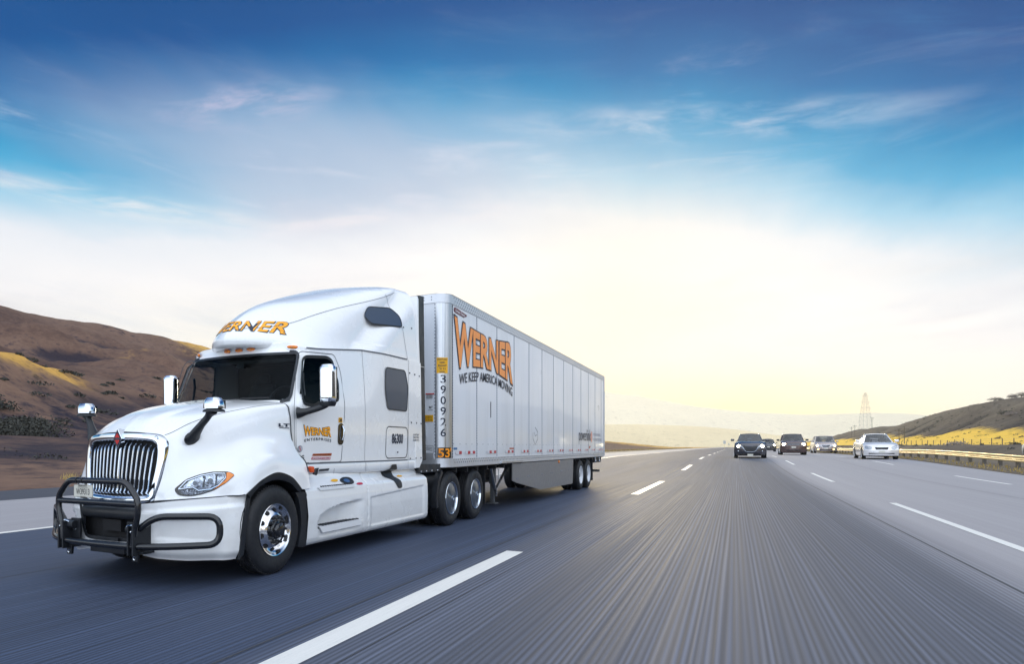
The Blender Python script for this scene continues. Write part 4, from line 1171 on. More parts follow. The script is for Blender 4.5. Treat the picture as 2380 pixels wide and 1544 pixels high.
for s in (1, -1):
    Q = P.copy(); Q[:, :, 0] *= s
    mb = MB().grid(Q[:, ::-1] if s > 0 else Q)
    inner = Q[:, -1].copy(); inner[:, 0] = s * .7
    mb.grid(np.stack([Q[:, -1], inner], 1)[:, ::(1 if s > 0 else -1)])
    b0 = Q[0].copy(); b0[:, 0] = s * 1.05; mb.grid(np.stack([b0, Q[0]]) )
    sk = mb.build('side_skirt', WHITE, truck, smooth=42)
    MB().ribbon([(s * float(skirt_w(2.2, z) + .0), float(np.interp(z, [.24, .5, .8, .93, 1.05], [2.19, 2.21, 2.30, 2.30, 2.24])), z) for z in np.linspace(.25, 1.04, 30)], .014, (s, 0, .05), .004).build('skirt_seam', SEAM, sk)
    # rocker panel above
    us = np.linspace(.66, 3.98, 40)
    rows = []
    for z, dw in ((1.235, .0), (1.225, .006), (1.16, .004), (1.10, -.004), (1.085, -.02), (1.08, -.08)):
        rows.append([(s * (float(side_w(u, 1.23)) + dw - .004), u, z) for u in us])
    rk = MB().grid(np.array(rows), flip=(s > 0)).build('rocker_panel', WHITE, truck, smooth=40)
    MB().ribbon([(s * (float(side_w(1.4, 1.2)) + .002), 1.49 - .25 * (1.235 - z), z) for z in (1.235, 1.16, 1.09)], .007, (s, 0, 0), .004).ribbon([(s * (float(side_w(2.2, 1.2)) + .002), 2.25, z) for z in (1.235, 1.16, 1.09)], .007, (s, 0, 0), .004).build('rocker_seam', SEAM, rk)
    STEPW = M('step_pale', (.68, .69, .71), .4, .1)
    # steps: top ledge tread and lower tread
    for (u0, u1, z0, wi, wo, nm) in ((.885, 1.85, .926, 1.13, 1.212, 'upper_step'), (.90, 2.0, .435, 1.10, 1.232, 'lower_step')):
        st_ = MB().prism([(s * wi, u0 + .10, z0), (s * wo, u0, z0), (s * wo, u1, z0), (s * wi, u1 - .04, z0)], (0, 0, .012))
        st_.prism([(s * wo, u0, z0 + .012), (s * wo, u1, z0 + .012), (s * (wo + .010), u1 - .03, z0 - (.03 if nm[0] == 'u' else .07)), (s * (wo + .010), u0 + .06, z0 - (.03 if nm[0] == 'u' else .07))], (s * -.012, 0, 0))
        so_ = st_.build('step', STEPW, sk, bevel=.003)
        tr_ = MB()
        n_ = 15
        for k in range(n_):
            u = u0 + .13 + (u1 - u0 - .2) * k / (n_ - 1)
            tr_.bar((s * (wi + .015), u, z0 + .02), (s * (wo - .012), u - .015, z0 + .02), .022, .014)
        tr_.build('tread', SEAMD, so_)
# fuel filler, charge socket and dark recess details (driver side)
# dark Z-shaped notch in the rear tank fairing
def sk_patch(nm, cu_, cz_, ru, rz_, mat, par, lift=.005, label=None):
    vs = [(float(skirt_w(cu_, cz_)) + lift, cu_, cz_ + lift * .6)]; fs = []; n = 24
    for k in (.33, .66, 1.0):
        for i in range(n):
            a = 2 * math.pi * i / n; u = cu_ + ru * k * math.cos(a); z = cz_ + rz_ * k * math.sin(a); vs.append((float(skirt_w(u, z)) + lift, u, z + lift * .6))
    fs = [(0, 1 + i, 1 + (i + 1) % n) for i in range(n)]
    for k in range(2):
        for i in range(n): a = 1 + k * n + i; b = 1 + k * n + (i + 1) % n; fs.append((a, a + n, b + n, b))
    return MB().add(vs, fs).build(nm, mat, par, smooth=60, label=label)
nz2 = [(2.76, 1.12), (3.05, 1.17), (3.17, 1.16), (3.19, 1.02), (3.30, .945), (3.33, .84), (3.27, .805), (3.18, .815), (3.08, .93), (2.80, .985)]
rows = []
for z, a, b in ((1.18, 3.02, 3.17), (1.13, 2.98, 3.19), (1.10, 2.86, 3.19), (1.06, 2.83, 3.185), (1.01, 2.84, 3.19), (.985, 2.90, 3.21), (.955, 3.00, 3.27), (.925, 3.07, 3.31), (.89, 3.11, 3.33), (.85, 3.15, 3.335), (.82, 3.17, 3.325), (.805, 3.21, 3.29)):
    w = float(skirt_w(3.0, min(z, 1.10))) if z < 1.08 else 1.19 - .05 * (z < 1.09)
    if z > 1.07: w = 1.195 if z > 1.09 else 1.13
    rows.append([(w + .006, a + (b - a) * k, z) for k in (0, .33, .66, 1)])
MB().grid(np.array(rows)).build('skirt_notch', BLACK, truck, smooth=60)
ff = sk_patch('fuel_filler', 1.735, .985, .175, .050, BLACK, truck)
sk_patch('filler_cap', 1.72, .983, .075, .024, M('filler_blue', (.03, .10, .25), .35), ff, .010)
sk_patch('sticker', 1.43, 1.00, .09, .018, YELLOW, truck, .006, 'yellow warning sticker by the fuel filler')
sk_patch('sticker', 2.00, .932, .09, .016, M('crimson_sticker', (.5, .015, .05), .4), truck, .006, 'oval crimson sticker by the fuel filler')
sk_patch('sticker', 3.40, .985, .10, .012, YELLOW, truck, .006, 'long yellow warning sticker behind the dark notch')

# ---- storage door, sleeper windows
def loop_side(mb, pts, w, wd, s=1, lift=.004, fn=None):
    fn = fn or (lambda u, z: (s * float(side_w(u, z)), u, z))
    mb.ribbon([fn(u, z) for u, z in pts], wd, (s, 0, 0), lift, closed=True)
for s in (1, -1):
    lb = rrect(2.83, 3.585, 1.275, 1.755, .09)
    sd = MB(); loop_side(sd, lb, 0, .014, s); sd = sd.build('storage_door', SEAMD, truck)
    MB().lathe([(.014, 0), (.013, s * .01), (.001, s * .012)], (s * 1.2, 3.21, 1.365), 14).build('latch', SEAMD, sd)
    lo = rpoly([(2.86, 2.02), (3.545, 2.015), (3.585, 2.40), (3.48, 2.655), (2.79, 2.64), (2.785, 2.3)], .07, 5)
    g_ = MB(); g_.add([(s * 1.204, u, z) for u, z in lo], [tuple(range(len(lo)))[::(1 if s > 0 else -1)]]); sw_ = g_.build('sleeper_window', DGLASS, truck)
    r_ = MB(); loop_side(r_, lo, 0, .018, s, .007, lambda u, z: (s * 1.2, u, z)); r_.build('gasket', GASKET, sw_)
    up = rpoly([(2.72, 3.30), (3.44, 3.345), (3.485, 3.52), (3.33, 3.64), (2.80, 3.58), (2.63, 3.42)], .07, 5)
    g_ = MB(); wv = [fair_side(u, z) for u, z in up]; wmx = max(wv)
    # plane through the flank
    A_ = np.array([[u, z, 1] for u, z in up]); co, *_r = np.linalg.lstsq(A_, np.array(wv), rcond=None)
    off = max(0, max(wv[i] - float(A_[i] @ co) for i in range(len(up))))
    g_.add([(s * (float(A_[i] @ co) + off + .004), up[i][0], up[i][1]) for i in range(len(up))], [tuple(range(len(up)))[::(1 if s > 0 else -1)]]); sw_ = g_.build('upper_window', DGLASS, truck)
    r_ = MB(); r_.ribbon([(s * (float(A_[i] @ co) + off), up[i][0], up[i][1]) for i in range(len(up))], .020, (s, 0, 0), .007, closed=True); r_.build('gasket', GASKET, sw_)
# ---- hood: control net  rows front -> rear, columns centre -> lower edge
NET = np.array([
 [(0,-1.13,1.615),(.30,-1.12,1.60),(.53,-1.07,1.568),(.605,-1.06,1.46),(.605,-1.10,1.30),(.585,-1.14,1.12),(.56,-1.18,.98),(.535,-1.20,.885)],
 [(0,-1.03,1.70),(.31,-1.02,1.68),(.58,-.985,1.61),(.69,-.98,1.47),(.72,-1.02,1.30),(.735,-1.07,1.14),(.74,-1.11,1.01),(.74,-1.13,.90)],
 [(0,-.82,1.815),(.33,-.82,1.79),(.64,-.80,1.705),(.76,-.80,1.54),(.825,-.84,1.34),(.885,-.89,1.19),(.925,-.93,1.05),(.94,-.955,.915)],
 [(0,-.55,1.895),(.36,-.55,1.872),(.70,-.55,1.79),(.83,-.55,1.62),(.905,-.58,1.42),(1.02,-.62,1.29),(1.10,-.68,1.12),(1.115,-.71,.93)],
 [(0,-.30,1.95),(.38,-.30,1.925),(.75,-.30,1.85),(.875,-.30,1.69),(.94,-.32,1.50),(1.08,-.35,1.375),(1.185,-.42,1.19),(1.215,-.53,.945)],
 [(0,-.10,1.985),(.40,-.10,1.96),(.80,-.10,1.89),(.91,-.10,1.74),(.965,-.12,1.55),(1.09,-.14,1.42),(1.20,-.19,1.29),(1.230,-.27,1.09)],
 [(0,.08,2.01),(.41,.08,1.99),(.84,.08,1.925),(.94,.08,1.79),(.985,.06,1.58),(1.09,.04,1.44),(1.20,.02,1.325),(1.232,0,1.158)],
 [(0,.24,2.032),(.42,.25,2.012),(.88,.28,1.955),(.972,.28,1.83),(1.005,.27,1.60),(1.09,.25,1.44),(1.19,.24,1.30),(1.230,.27,1.10)],
 [(0,.36,2.05),(.43,.38,2.03),(.93,.50,1.985),(1.018,.53,1.86),(1.035,.54,1.62),(1.075,.555,1.46),(1.185,.55,1.24),(1.228,.49,.948)],
 [(0,.372,2.05),(.43,.392,2.03),(.935,.51,1.982),(1.022,.54,1.85),(1.04,.55,1.60),(1.07,.585,1.40),(1.16,.70,1.25),(1.215,.715,.945)],
], float)
HD = catmull(catmull(NET, 9, 0), 9, 1)
for s in (1, -1):
    Q = HD.copy(); Q[:, :, 0] *= s
    if s > 0: hb = MB().grid(Q)
    else: hb.grid(Q, flip=True)
hood = hb.build('hood', WHITE, truck, smooth=70)
def hood_pt(r, c, lift=0.0, s=1):
    """surface point for fractional net row/column"""
    i = np.clip(r * 9, 0, HD.shape[0] - 1.001); j = np.clip(c * 9, 0, HD.shape[1] - 1.001)
    i0, j0 = int(i), int(j); a, b = i - i0, j - j0
    p = HD[i0, j0] * (1 - a) * (1 - b) + HD[i0 + 1, j0] * a * (1 - b) + HD[i0, j0 + 1] * (1 - a) * b + HD[i0 + 1, j0 + 1] * a * b
    du = HD[min(i0 + 1, HD.shape[0] - 1), j0] - HD[i0, j0]; dv = HD[i0, min(j0 + 1, HD.shape[1] - 1)] - HD[i0, j0]
    n = np.cross(dv, du); n = n / (np.linalg.norm(n) + 1e-9)
    if n[0] + n[2] * .2 < 0 and c > 2: n = -n
    if c <= 2 and n[2] < 0: n = -n
    q = p + n * lift
    return Vector((s * q[0], q[1], q[2])), Vector((s * n[0], n[1], n[2]))
sm3 = MB()
for s in (1, -1):
    pts = [hood_pt(r, 2.05, 0, s) for r in np.linspace(.15, 8.4, 50)]
    sm3.ribbon([p[0] for p in pts], .006, [p[1] for p in pts], .003)
    pts = [hood_pt(r, 7, 0, s) for r in np.linspace(0.0, 3.9, 24)]
    sm3.ribbon([p[0] for p in pts], .014, [p[1] for p in pts], .002)
    pts = [hood_pt(8.95, c, 0, s) for c in np.linspace(1.9, 6.4, 36)]
    sm3.ribbon([p[0] for p in pts], .018, [Vector((s, -.2, .1)).normalized()] * len(pts), .006)
sm3.build('hood_seam', SEAMD, hood)
# raised power bulge on the hood top
mb = MB(); rows = []
for r in np.linspace(.6, 7.2, 30):
    row = []
    k = math.sin(min(1, (r - .6) / 1.2) * math.pi / 2) * math.sin(min(1, (7.2 - r) / 1.4) * math.pi / 2)
    for c in np.linspace(-1.25, 1.25, 25):
        p, n = hood_pt(r, abs(c), 0, 1 if c >= 0 else -1)
        x = abs(c) / 1.25; h = .020 * k * (1 - sst(x, .66, .98)) - .002
        row.append(p + Vector((0, 0, 1)) * float(h))
    rows.append(row)
mb.grid(np.array([[tuple(p) for p in r] for r in rows]), flip=True); mb.build('hood_bulge', WHITE, hood, smooth=70)

# ---- headlights: patches lying on the hood skin, located by (y, z)
fl_r = np.linspace(0.2, 4.8, 93); fl_c = np.linspace(4.2, 7, 57)
HS = np.array([[tuple(hood_pt(r, c)[0]) + tuple(hood_pt(r, c)[1]) for c in fl_c] for r in fl_r])
def on_hood(u, z, lift=0.0, s=1):
    d = (HS[:, :, 1] - u) ** 2 + (HS[:, :, 2] - z) ** 2
    d1 = d.ravel(); ii = np.argsort(d1)[:4]; w = 1 / (d1[ii] + 1e-6); w /= w.sum()
    q = (HS.reshape(-1, 6)[ii] * w[:, None]).sum(0)
    n = q[3:]; n = n / np.linalg.norm(n)
    return Vector((s * (q[0] + n[0] * lift), u + n[1] * lift, z + n[2] * lift))
HLO = rpoly([(-1.116, 1.012), (-1.10, .945), (-1.02, .934), (-.94, .952), (-.835, .990), (-.717, 1.068), (-.612, 1.150), (-.66, 1.186), (-.79, 1.187), (-.90, 1.162), (-1.02, 1.112)], .03, 3)
HLI = rpoly([(-1.095, 1.015), (-1.085, .958), (-1.02, .948), (-.94, .966), (-.845, 1.003), (-.735, 1.078), (-.70, 1.13), (-.70, 1.170), (-.79, 1.172), (-.90, 1.148), (-1.02, 1.098)], .025, 3)
AMB = [(-.842, .998), (-.72, 1.070), (-.624, 1.148), (-.662, 1.176), (-.685, 1.172), (-.70, 1.118), (-.775, 1.045)]
def patch(poly, lift, s):
    """fill a (u,z) outline on the hood skin with a fan so it follows the curve"""
    c = np.mean(np.array(poly), 0); vs = [on_hood(c[0], c[1], lift, s)]
    rings = 4; n = len(poly)
    for k in range(1, rings + 1):
        for p in poly:
            q = c + (np.array(p) - c) * k / rings; vs.append(on_hood(q[0], q[1], lift, s))
    fs = [(0, 1 + (i + 1) % n, 1 + i) for i in range(n)]
    for k in range(rings - 1):
        for i in range(n):
            a = 1 + k * n + i; b = 1 + k * n + (i + 1) % n
            fs.append((a, b, b + n, a + n))
    return vs, fs
def lampm(name, lo, hi, sc):
    m = bpy.data.materials.new(name); m.use_nodes = True; q = NG(m.node_tree); b = m.node_tree.nodes['Principled BSDF']
    t = q.n('ShaderNodeTexCoord').outputs['Object']; vo = q.n('ShaderNodeTexVoronoi'); vo.inputs['Scale'].default_value = sc; m.node_tree.links.new(t, vo.inputs['Vector'])
    q.val(b.inputs['Base Color'], q.mix(q.sm(q.noise(t, sc * .6, 3, .6), .35, .65), lo, hi)); b.inputs['Metallic'].default_value = .9; b.inputs['Roughness'].default_value = .16
    bp = q.n('ShaderNodeBump'); bp.inputs['Strength'].default_value = .8; bp.inputs['Distance'].default_value = .02; q.val(bp.inputs['Height'], vo.outputs['Distance']); m.node_tree.links.new(bp.outputs[0], b.inputs['Normal'])
    return m
LREF = lampm('lamp_reflector', (.16, .17, .20, 1), (.85, .88, .92, 1), 22); LREF2 = lampm('lamp_pebble', (.12, .12, .14, 1), (.55, .56, .60, 1), 70)
for s in (1, -1):
    e = MB(); e.add(*patch(HLO, .004, s)); hl = e.build('headlight', GLOSSB, truck, smooth=60)
    # reflector bowls, trim strip, amber signal, clear cover
    def hlp(u, z, l=0.008): return on_hood(u, z, l, s)
    e = MB(); e.add(*patch(rpoly([(-1.065, 1.025), (-.99, 1.04), (-.95, 1.005), (-.86, 1.018), (-.80, 1.05), (-.725, 1.118), (-.715, 1.158), (-.79, 1.160), (-.90, 1.138), (-1.0, 1.092)], .02, 3), .007, s)); e.build('reflector', LREF, hl, smooth=60)
    e = MB(); e.add(*patch(rpoly([(-1.08, .998), (-1.0, 1.012), (-.955, .985), (-.87, .992), (-.93, .968), (-1.02, .952), (-1.07, .962)], .015, 3), .007, s)); e.build('lower_reflector', LREF2, hl, smooth=60)
    e = MB()
    for pts_ in ([(-.925, 1.02), (-.905, 1.02), (-.865, 1.14), (-.885, 1.142)], [(-.825, 1.035), (-.81, 1.04), (-.765, 1.155), (-.785, 1.158)]): e.add(*patch(pts_, .0085, s))
    e.build('divider', GLOSSB, hl)
    e = MB()
    for (u, z, r) in ((-.965, 1.07, .024), (-.845, 1.09, .030)):
        p = hlp(u, z, .010); q = hlp(u, z, .05); d = (q - p).normalized(); a = d.orthogonal().normalized(); b = d.cross(a)
        e.add([p + d * .004] + [p + (a * math.cos(t) + b * math.sin(t)) * r for t in np.linspace(0, 2 * math.pi, 19)[:-1]], [(0, 1 + k, 1 + (k + 1) % 18) for k in range(18)])
    e.build('projector_lens', M('lens_glass', (.10, .11, .13), .05, .3, .8), hl, smooth=60)
    e = MB(); pth = [(-1.088, 1.012), (-.99, 1.03), (-.955, .995), (-.86, 1.008), (-.79, 1.045), (-.715, 1.12), (-.705, 1.165), (-.79, 1.168), (-.90, 1.146), (-1.02, 1.095), (-1.088, 1.012)]
    P_ = [hlp(a, b, .010) for a, b in pth]; nn = [(hlp(a, b, .05) - hlp(a, b, 0)).normalized() for a, b in pth]
    e.ribbon(P_, .008, nn, .0); e.build('trim', CHROME, hl)
    e = MB(); e.add(*patch(AMB, .009, s)); e.build('turn_signal', AMBER, hl, smooth=60)
    e = MB(); e.add(*patch(HLI, .018, s)); e.build('lens', CLEAR, hl, smooth=180)
# badge on the hood side, driver side
def lt(x, y):
    u = .34 + .19 * x; z = 1.690 + .040 * y
    return on_side_hood(u, z)
HS2 = np.array([[tuple(hood_pt(r, c)[0]) for c in np.linspace(2.5, 6, 60)] for r in np.linspace(4, 8.9, 90)])
def on_side_hood(u, z, lift=.008):
    d = (HS2[:, :, 1] - u) ** 2 + (HS2[:, :, 2] - z) ** 2; i = np.unravel_index(np.argmin(d), d.shape)
    return (HS2[i][0] + lift, u, z)
e = MB(); text_on(e, "LT", lt, off=.05, space=1.1)
e.add([on_side_hood(u, z) for u, z in ((.35, 1.672), (.52, 1.672), (.52, 1.68), (.35, 1.68))], [(0, 1, 2, 3)])
e.build('badge', INK, hood)

# ---- hood mirrors
for s in (1, -1):
    w0, u0_, z0_ = (1.0, -.80, 1.885)
    arm = MB(); path = [Vector((s * .765, -.865, 1.545)), Vector((s * .80, -.862, 1.60)), Vector((s * .855, -.845, 1.675)), Vector((s * .92, -.82, 1.755)), Vector((s * .97, -.805, 1.83))]
    path = [Vector(p) for p in catmull([tuple(p) for p in path], 5, 0)]
    ry = np.interp(np.linspace(0, 1, len(path)), [0, .25, .5, .8, 1], [.098, .078, .052, .042, .07]); rx = np.interp(np.linspace(0, 1, len(path)), [0, .5, .85, 1], [.036, .034, .034, .06])
    R_ = np.array([[(p.x + s * rx[i] * math.cos(a) * .8, p.y + ry[i] * math.sin(a), p.z - rx[i] * math.cos(a) * .6) for a in np.linspace(0, 2 * math.pi, 15)] for i, p in enumerate(path)])
    arm.grid(R_, flip=(s > 0))
    ft = [[(s * (.752 + .040 * math.cos(v) * math.cos(a) + .03 * math.sin(v) * .6), -.868 + .112 * math.cos(v) * math.sin(a), 1.535 + .075 * math.sin(v)) for a in np.linspace(0, 2 * math.pi, 17)] for v in np.linspace(-math.pi / 2, math.pi / 2, 9)]
    arm.grid(np.array(ft), flip=(s < 0))
    mo = arm.build('hood_mirror', BLACK, truck, smooth=70)
    # foot pad
    def head(c, dx_, dy_, dz_, nm, mt, z0, z1):
        rings = []
        for k in range(9):
            t = k / 8; z = z0 + (z1 - z0) * t
            f = (1 - .35 * t ** 3)
            rings.append([(c[0] + s * (x_ * f), c[1] + y_ * f, z) for x_, y_ in rrect(-dx_, dx_, -dy_, dy_, min(dx_, dy_) * .75, 5)])
        m_ = MB().grid(np.array([r + [r[0]] for r in rings]), flip=(s < 0)); m_.poly(rings[-1][::(1 if s > 0 else -1)]); m_.poly(rings[0][::(-1 if s > 0 else 1)])
        return m_.build(nm, mt, mo, smooth=50)
    head((s * .995, -.80), .118, .085, 0, 'mirror_base', BLACK, 1.815, 1.850)
    head((s * .995, -.80), .112, .08, 0, 'mirror_cap', CHROME, 1.850, 1.965)
    MB().box(s * .995 - .09, s * .995 + .09, -.722, -.718, 1.85, 1.94).build('mirror_glass', GLOSSB, mo)

# ---- cab mirrors
for s in (1, -1):
    wc, uc_ = 1.335, .93
    rings = []
    for k in range(15):
        t = k / 14; z = 2.005 + .47 * t; f = 1 - .30 * max(0, (t - .88) / .12) ** 2 - .12 * max(0, (.06 - t) / .06)
        rings.append([(s * (wc + x_ * f), uc_ + y_ * f, z) for x_, y_ in rrect(-.105, .105, -.075, .07, .055, 5)])
    m_ = MB().grid(np.array([r + [r[0]] for r in rings]), flip=(s < 0)); m_.poly(rings[-1][::(1 if s > 0 else -1)])
    rings2 = []
    for k in range(5):
        t = k / 4; z = 1.955 + .05 * t; f = .78 + .22 * t ** .6
        rings2.append([(s * (wc + x_ * f), uc_ + y_ * f, z) for x_, y_ in rrect(-.108, .108, -.078, .073, .055, 5)])
    ma = MB().grid(np.array([r + [r[0]] for r in rings2]), flip=(s < 0)); ma.poly(rings2[0][::(-1 if s > 0 else 1)])
    arm = [Vector((s * 1.03, .70, 1.87)), Vector((s * 1.09, .73, 1.875)), Vector((s * 1.18, .82, 1.91)), Vector((s * 1.27, .91, 1.955)), Vector((s * 1.32, .93, 1.98))]
    arm = [Vector(p) for p in catmull([tuple(p) for p in arm], 4, 0)]
    ma.tube(arm, list(np.interp(np.linspace(0, 1, len(arm)), [0, .1, .35, 1], [.075, .07, .042, .04])), 12)
    mi = ma.build('side_mirror', BLACK, truck, smooth=60)
    m_.build('mirror_cap', CHROME, mi, smooth=50)
    MB().box(s * wc - .09, s * wc + .09, uc_ + .071, uc_ + .076, 2.02, 2.45).build('mirror_glass', GLOSSB, mi)

# ---- grille
def gu(w, z): return np.interp(z, [.84, 1.57], [-1.222, -1.143]) + .075 * (np.abs(w) / .6) ** 2
GO = [(0, 1.603), (.20, 1.600), (.40, 1.590), (.53, 1.565), (.597, 1.50), (.607, 1.38), (.598, 1.24), (.575, 1.08), (.545, .94), (.50, .862), (.38, .848), (.2, .842), (0, .840)]
GI = [(0, 1.515), (.18, 1.513), (.35, 1.507), (.455, 1.492), (.505, 1.44), (.515, 1.35), (.505, 1.22), (.48, 1.08), (.455, .985), (.42, .945), (.32, .935), (.17, .928), (0, .925)]
GOd = catmull(GO, 5, 0); GId = catmull(GI, 5, 0)
def ring_full(A): return np.concatenate([A, (A * np.array([-1, 1]))[::-1][1:-1]])
GOf, GIf = ring_full(GOd), ring_full(GId)
rows = []
for k, du in ((0.0, .035), (0.0, .0), (.12, -.030), (.5, -.040), (.88, -.030), (1.0, -.008), (1.0, .05)):
    A = GOf * (1 - k) + GIf * k
    rows.append([(a[0], float(gu(a[0], a[1])) + du, a[1]) for a in A] + [(A[0][0], float(gu(A[0][0], A[0][1])) + du, A[0][1])])
grl = MB().grid(np.array(rows), flip=True).build('grille', CHROME, truck, smooth=50)
sl_ = MB()
for k in range(-7, 8):
    hw = .013 if k == 0 else .0078
    ztp = 1.505 - .0009 * k * k; zb_ = .945
    path = []
    for t, du in ((0, .045), (.03, .018), (.10, -.004), (.3, -.010), (.6, -.010), (.88, -.004), (.93, -.012), (.965, -.018), (1.0, .012)):
        z = ztp + (zb_ - ztp) * t; w = k * (.0655 + (.0585 - .0655) * t)
        path.append((w, float(gu(w, z)) + du, z))
    pth = catmull(path, 3, 0)
    G_ = []
    for (w, u, z) in pth: G_.append([(w - hw, u + .020, z), (w - hw, u + .004, z), (w - hw * .45, u - .006, z), (w + hw * .45, u - .006, z), (w + hw, u + .004, z), (w + hw, u + .020, z)])
    sl_.grid(np.array(G_), flip=False)
sl_.build('grille_bars', CHROME, grl, smooth=40)
bk = MB(); bk.grid(np.array([[(w, float(gu(w, z)) + .045, z) for w in np.linspace(-.53, .53, 15)] for z in np.linspace(.86, 1.56, 5)])); bk.build('grille_screen', M('grille_black', (.006, .006, .008), .8), grl)
# emblem
em = MB(); fu = -1.205
def dia(h, w, u, zc_=1.535): return [(0, u, zc_ + h), (w, u, zc_), (0, u, zc_ - h), (-w, u, zc_)]
a_ = dia(.108, .068, fu); b_ = dia(.114, .072, fu + .05)
em.add(a_ + b_, [(0, 1, 2, 3)] + [(i, 4 + i, 4 + (i + 1) % 4, (i + 1) % 4) for i in range(4)])
em.prism([(-.06, fu + .05, 1.545), (.06, fu + .05, 1.545), (0, fu + .05, 1.64)], (0, .06, .0))
emb = em.build('emblem', CHROME, grl, bevel=.004)
MB().add(dia(.088, .053, fu - .002), [(0, 1, 2, 3)]).build('emblem_field', INK, emb)
e = MB()
for sz_ in (1, -1):
    for sx_ in (1, -1):
        e.poly([(sx_ * .003, fu - .004, 1.535 + sz_ * .012), (sx_ * .034, fu - .004, 1.535 + sz_ * .014), (sx_ * .003, fu - .004, 1.535 + sz_ * .062)])
e.build('emblem_triangles', M('emblem_red', (.65, .02, .015), .3), emb)
MB().box(-.048, .048, fu - .005, fu - .002, 1.528, 1.542).build('emblem_band', CHROME, emb)
MB().ribbon([(.50 + .022 * math.cos(a), float(gu(.5, 1.53)) - .036, 1.545 + .018 * math.sin(a)) for a in np.linspace(-1.2, 4.0, 16)], .005, (0, -1, 0), .002).build('hood_latch', SEAMD, grl)

# ---- bumper
BP = catmull([(0, -1.335), (.2, -1.333), (.42, -1.315), (.60, -1.268), (.78, -1.165), (.95, -1.01), (1.08, -.85), (1.165, -.70), (1.20, -.56)], 9, 0)
bs = np.linspace(0, 1, len(BP))
bw = BP[:, 0]
zb0 = np.interp(bw, [0, .42, .6, .9, 1.2], [.372, .335, .305, .275, .262]); zt0 = np.interp(bw, [0, .42, .6, .78, .95, 1.1, 1.2], [.845, .858, .872, .893, .908, .922, .938])
nvb = 44
P = np.zeros((nvb, len(BP), 3))
for i in range(nvb):
    v = i / (nvb - 1); z = zb0 + (zt0 - zb0) * v
    tuck = .05 * (1 - sst(v, 0, .16)) ** 1.5 + .018 * sst(v, .82, .88) + .004 * v
    rear_u = np.interp(z, [.26, .5, .75, .94], [-.655, -.60, -.525, -.495])
    # shift the rear columns so the edge follows the wheel opening
    k = sst(bw, 1.05, 1.2)
    u = BP[:, 1] + k * (rear_u + .56)
    ndx = sst(bw, .3, 1.1)
    rec = .028 * sst(bw, .60, .66) * (1 - sst(bw, 1.04, 1.10)) * sst(z, .43 - .0 * bw, .47) * (1 - sst(z, .69, .73))
    rec = rec + .012 * sst(bw, .60, .66) * (1 - sst(bw, 1.04, 1.10)) * sst(z, .50 - .10 * (bw - .6), .53 - .1 * (bw - .6)) * (1 - sst(z, .69, .73))
    t_ = tuck + rec
    P[i, :, 0] = bw - t_ * ndx; P[i, :, 1] = u + t_ * (1 - ndx * .6); P[i, :, 2] = z
cut = lambda w, z: (np.abs(w) < np.interp(z, [.485, .53, .62, .84], [.31, .355, .395, .45])) & (z > .49)
bm = MB()
for s in (1, -1):
    Q = P.copy(); Q[:, :, 0] *= s; o = len(bm.v); bm.v += [tuple(p) for p in Q.reshape(-1, 3)]; C = P.shape[1]
    for i in range(nvb - 1):
        for j in range(C - 1):
            c = P[i:i + 2, j:j + 2].mean((0, 1))
            if cut(c[0], c[2]): continue
            q = (o + i * C + j, o + i * C + j + 1, o + (i + 1) * C + j + 1, o + (i + 1) * C + j); bm.f.append(q if s > 0 else q[::-1])
    # top lip inward
    tl = Q[-1]; tin = tl.copy(); tin[:, 0] *= .93; tin[:, 1] += .05
    msk = [j for j in range(C) if abs(tl[j][0]) > .5]
    bm.grid(np.stack([tl[msk], tin[msk]]), flip=(s < 0))
bumper = bm.build('bumper', WHITE, truck, smooth=45)
def bu(w, z, lift=0):
    w_ = abs(w); return float(np.interp(w_, BP[:, 0], BP[:, 1])) - lift
# opening trim, air dam bar, dark recess
for_ = [(.45, .845), (.435, .78), (.40, .64), (.36, .54), (.31, .490), (.18, .484), (0, .482)]
pts = [(a, b) for a, b in catmull(for_, 4, 0)]; pts = pts + [(-a, b) for a, b in pts[::-1][1:]]
MB().ribbon([(a, bu(a, b) , b) for a, b in pts], .038, (0, -1, 0), .010).build('opening_trim', BLACK, bumper, smooth=60)
rows = []
for du, z in ((.06, .690), (-.005, .695), (-.022, .715), (-.022, .775), (-.005, .805), (.05, .815), (.12, .82)):
    rows.append([(w, bu(w, z) + du + .012, z) for w in np.linspace(-.43, .43, 30)])
MB().grid(np.array(rows)).build('air_dam', BLACK, bumper, smooth=50)
mb = MB().grid(np.array([[(w, bu(w, .6) + .10, z) for w in np.linspace(-.52, .52, 15)] for z in (.40, .88)]))
mb.box(-.11, .16, -1.30, -1.24, .56, .68)
mb.box(-.62, .62, -1.19, -1.0, .80, .885)
mb.build('intake_recess', M('grille_black', (.006, .006, .008), .8), bumper)
mb = MB().box(-.22, .20, -1.375, -1.30, .468, .50)
for w in (-.16, -.02, .12): mb.box(w - .01, w + .01, -1.379, -1.374, .476, .484)
mb.build('centre_bracket', BLACK, bumper, bevel=.004)
MB().box(-.26, .26, -1.345, -1.25, .330, .40).build('lower_plate', BLACK, bumper, bevel=.006)

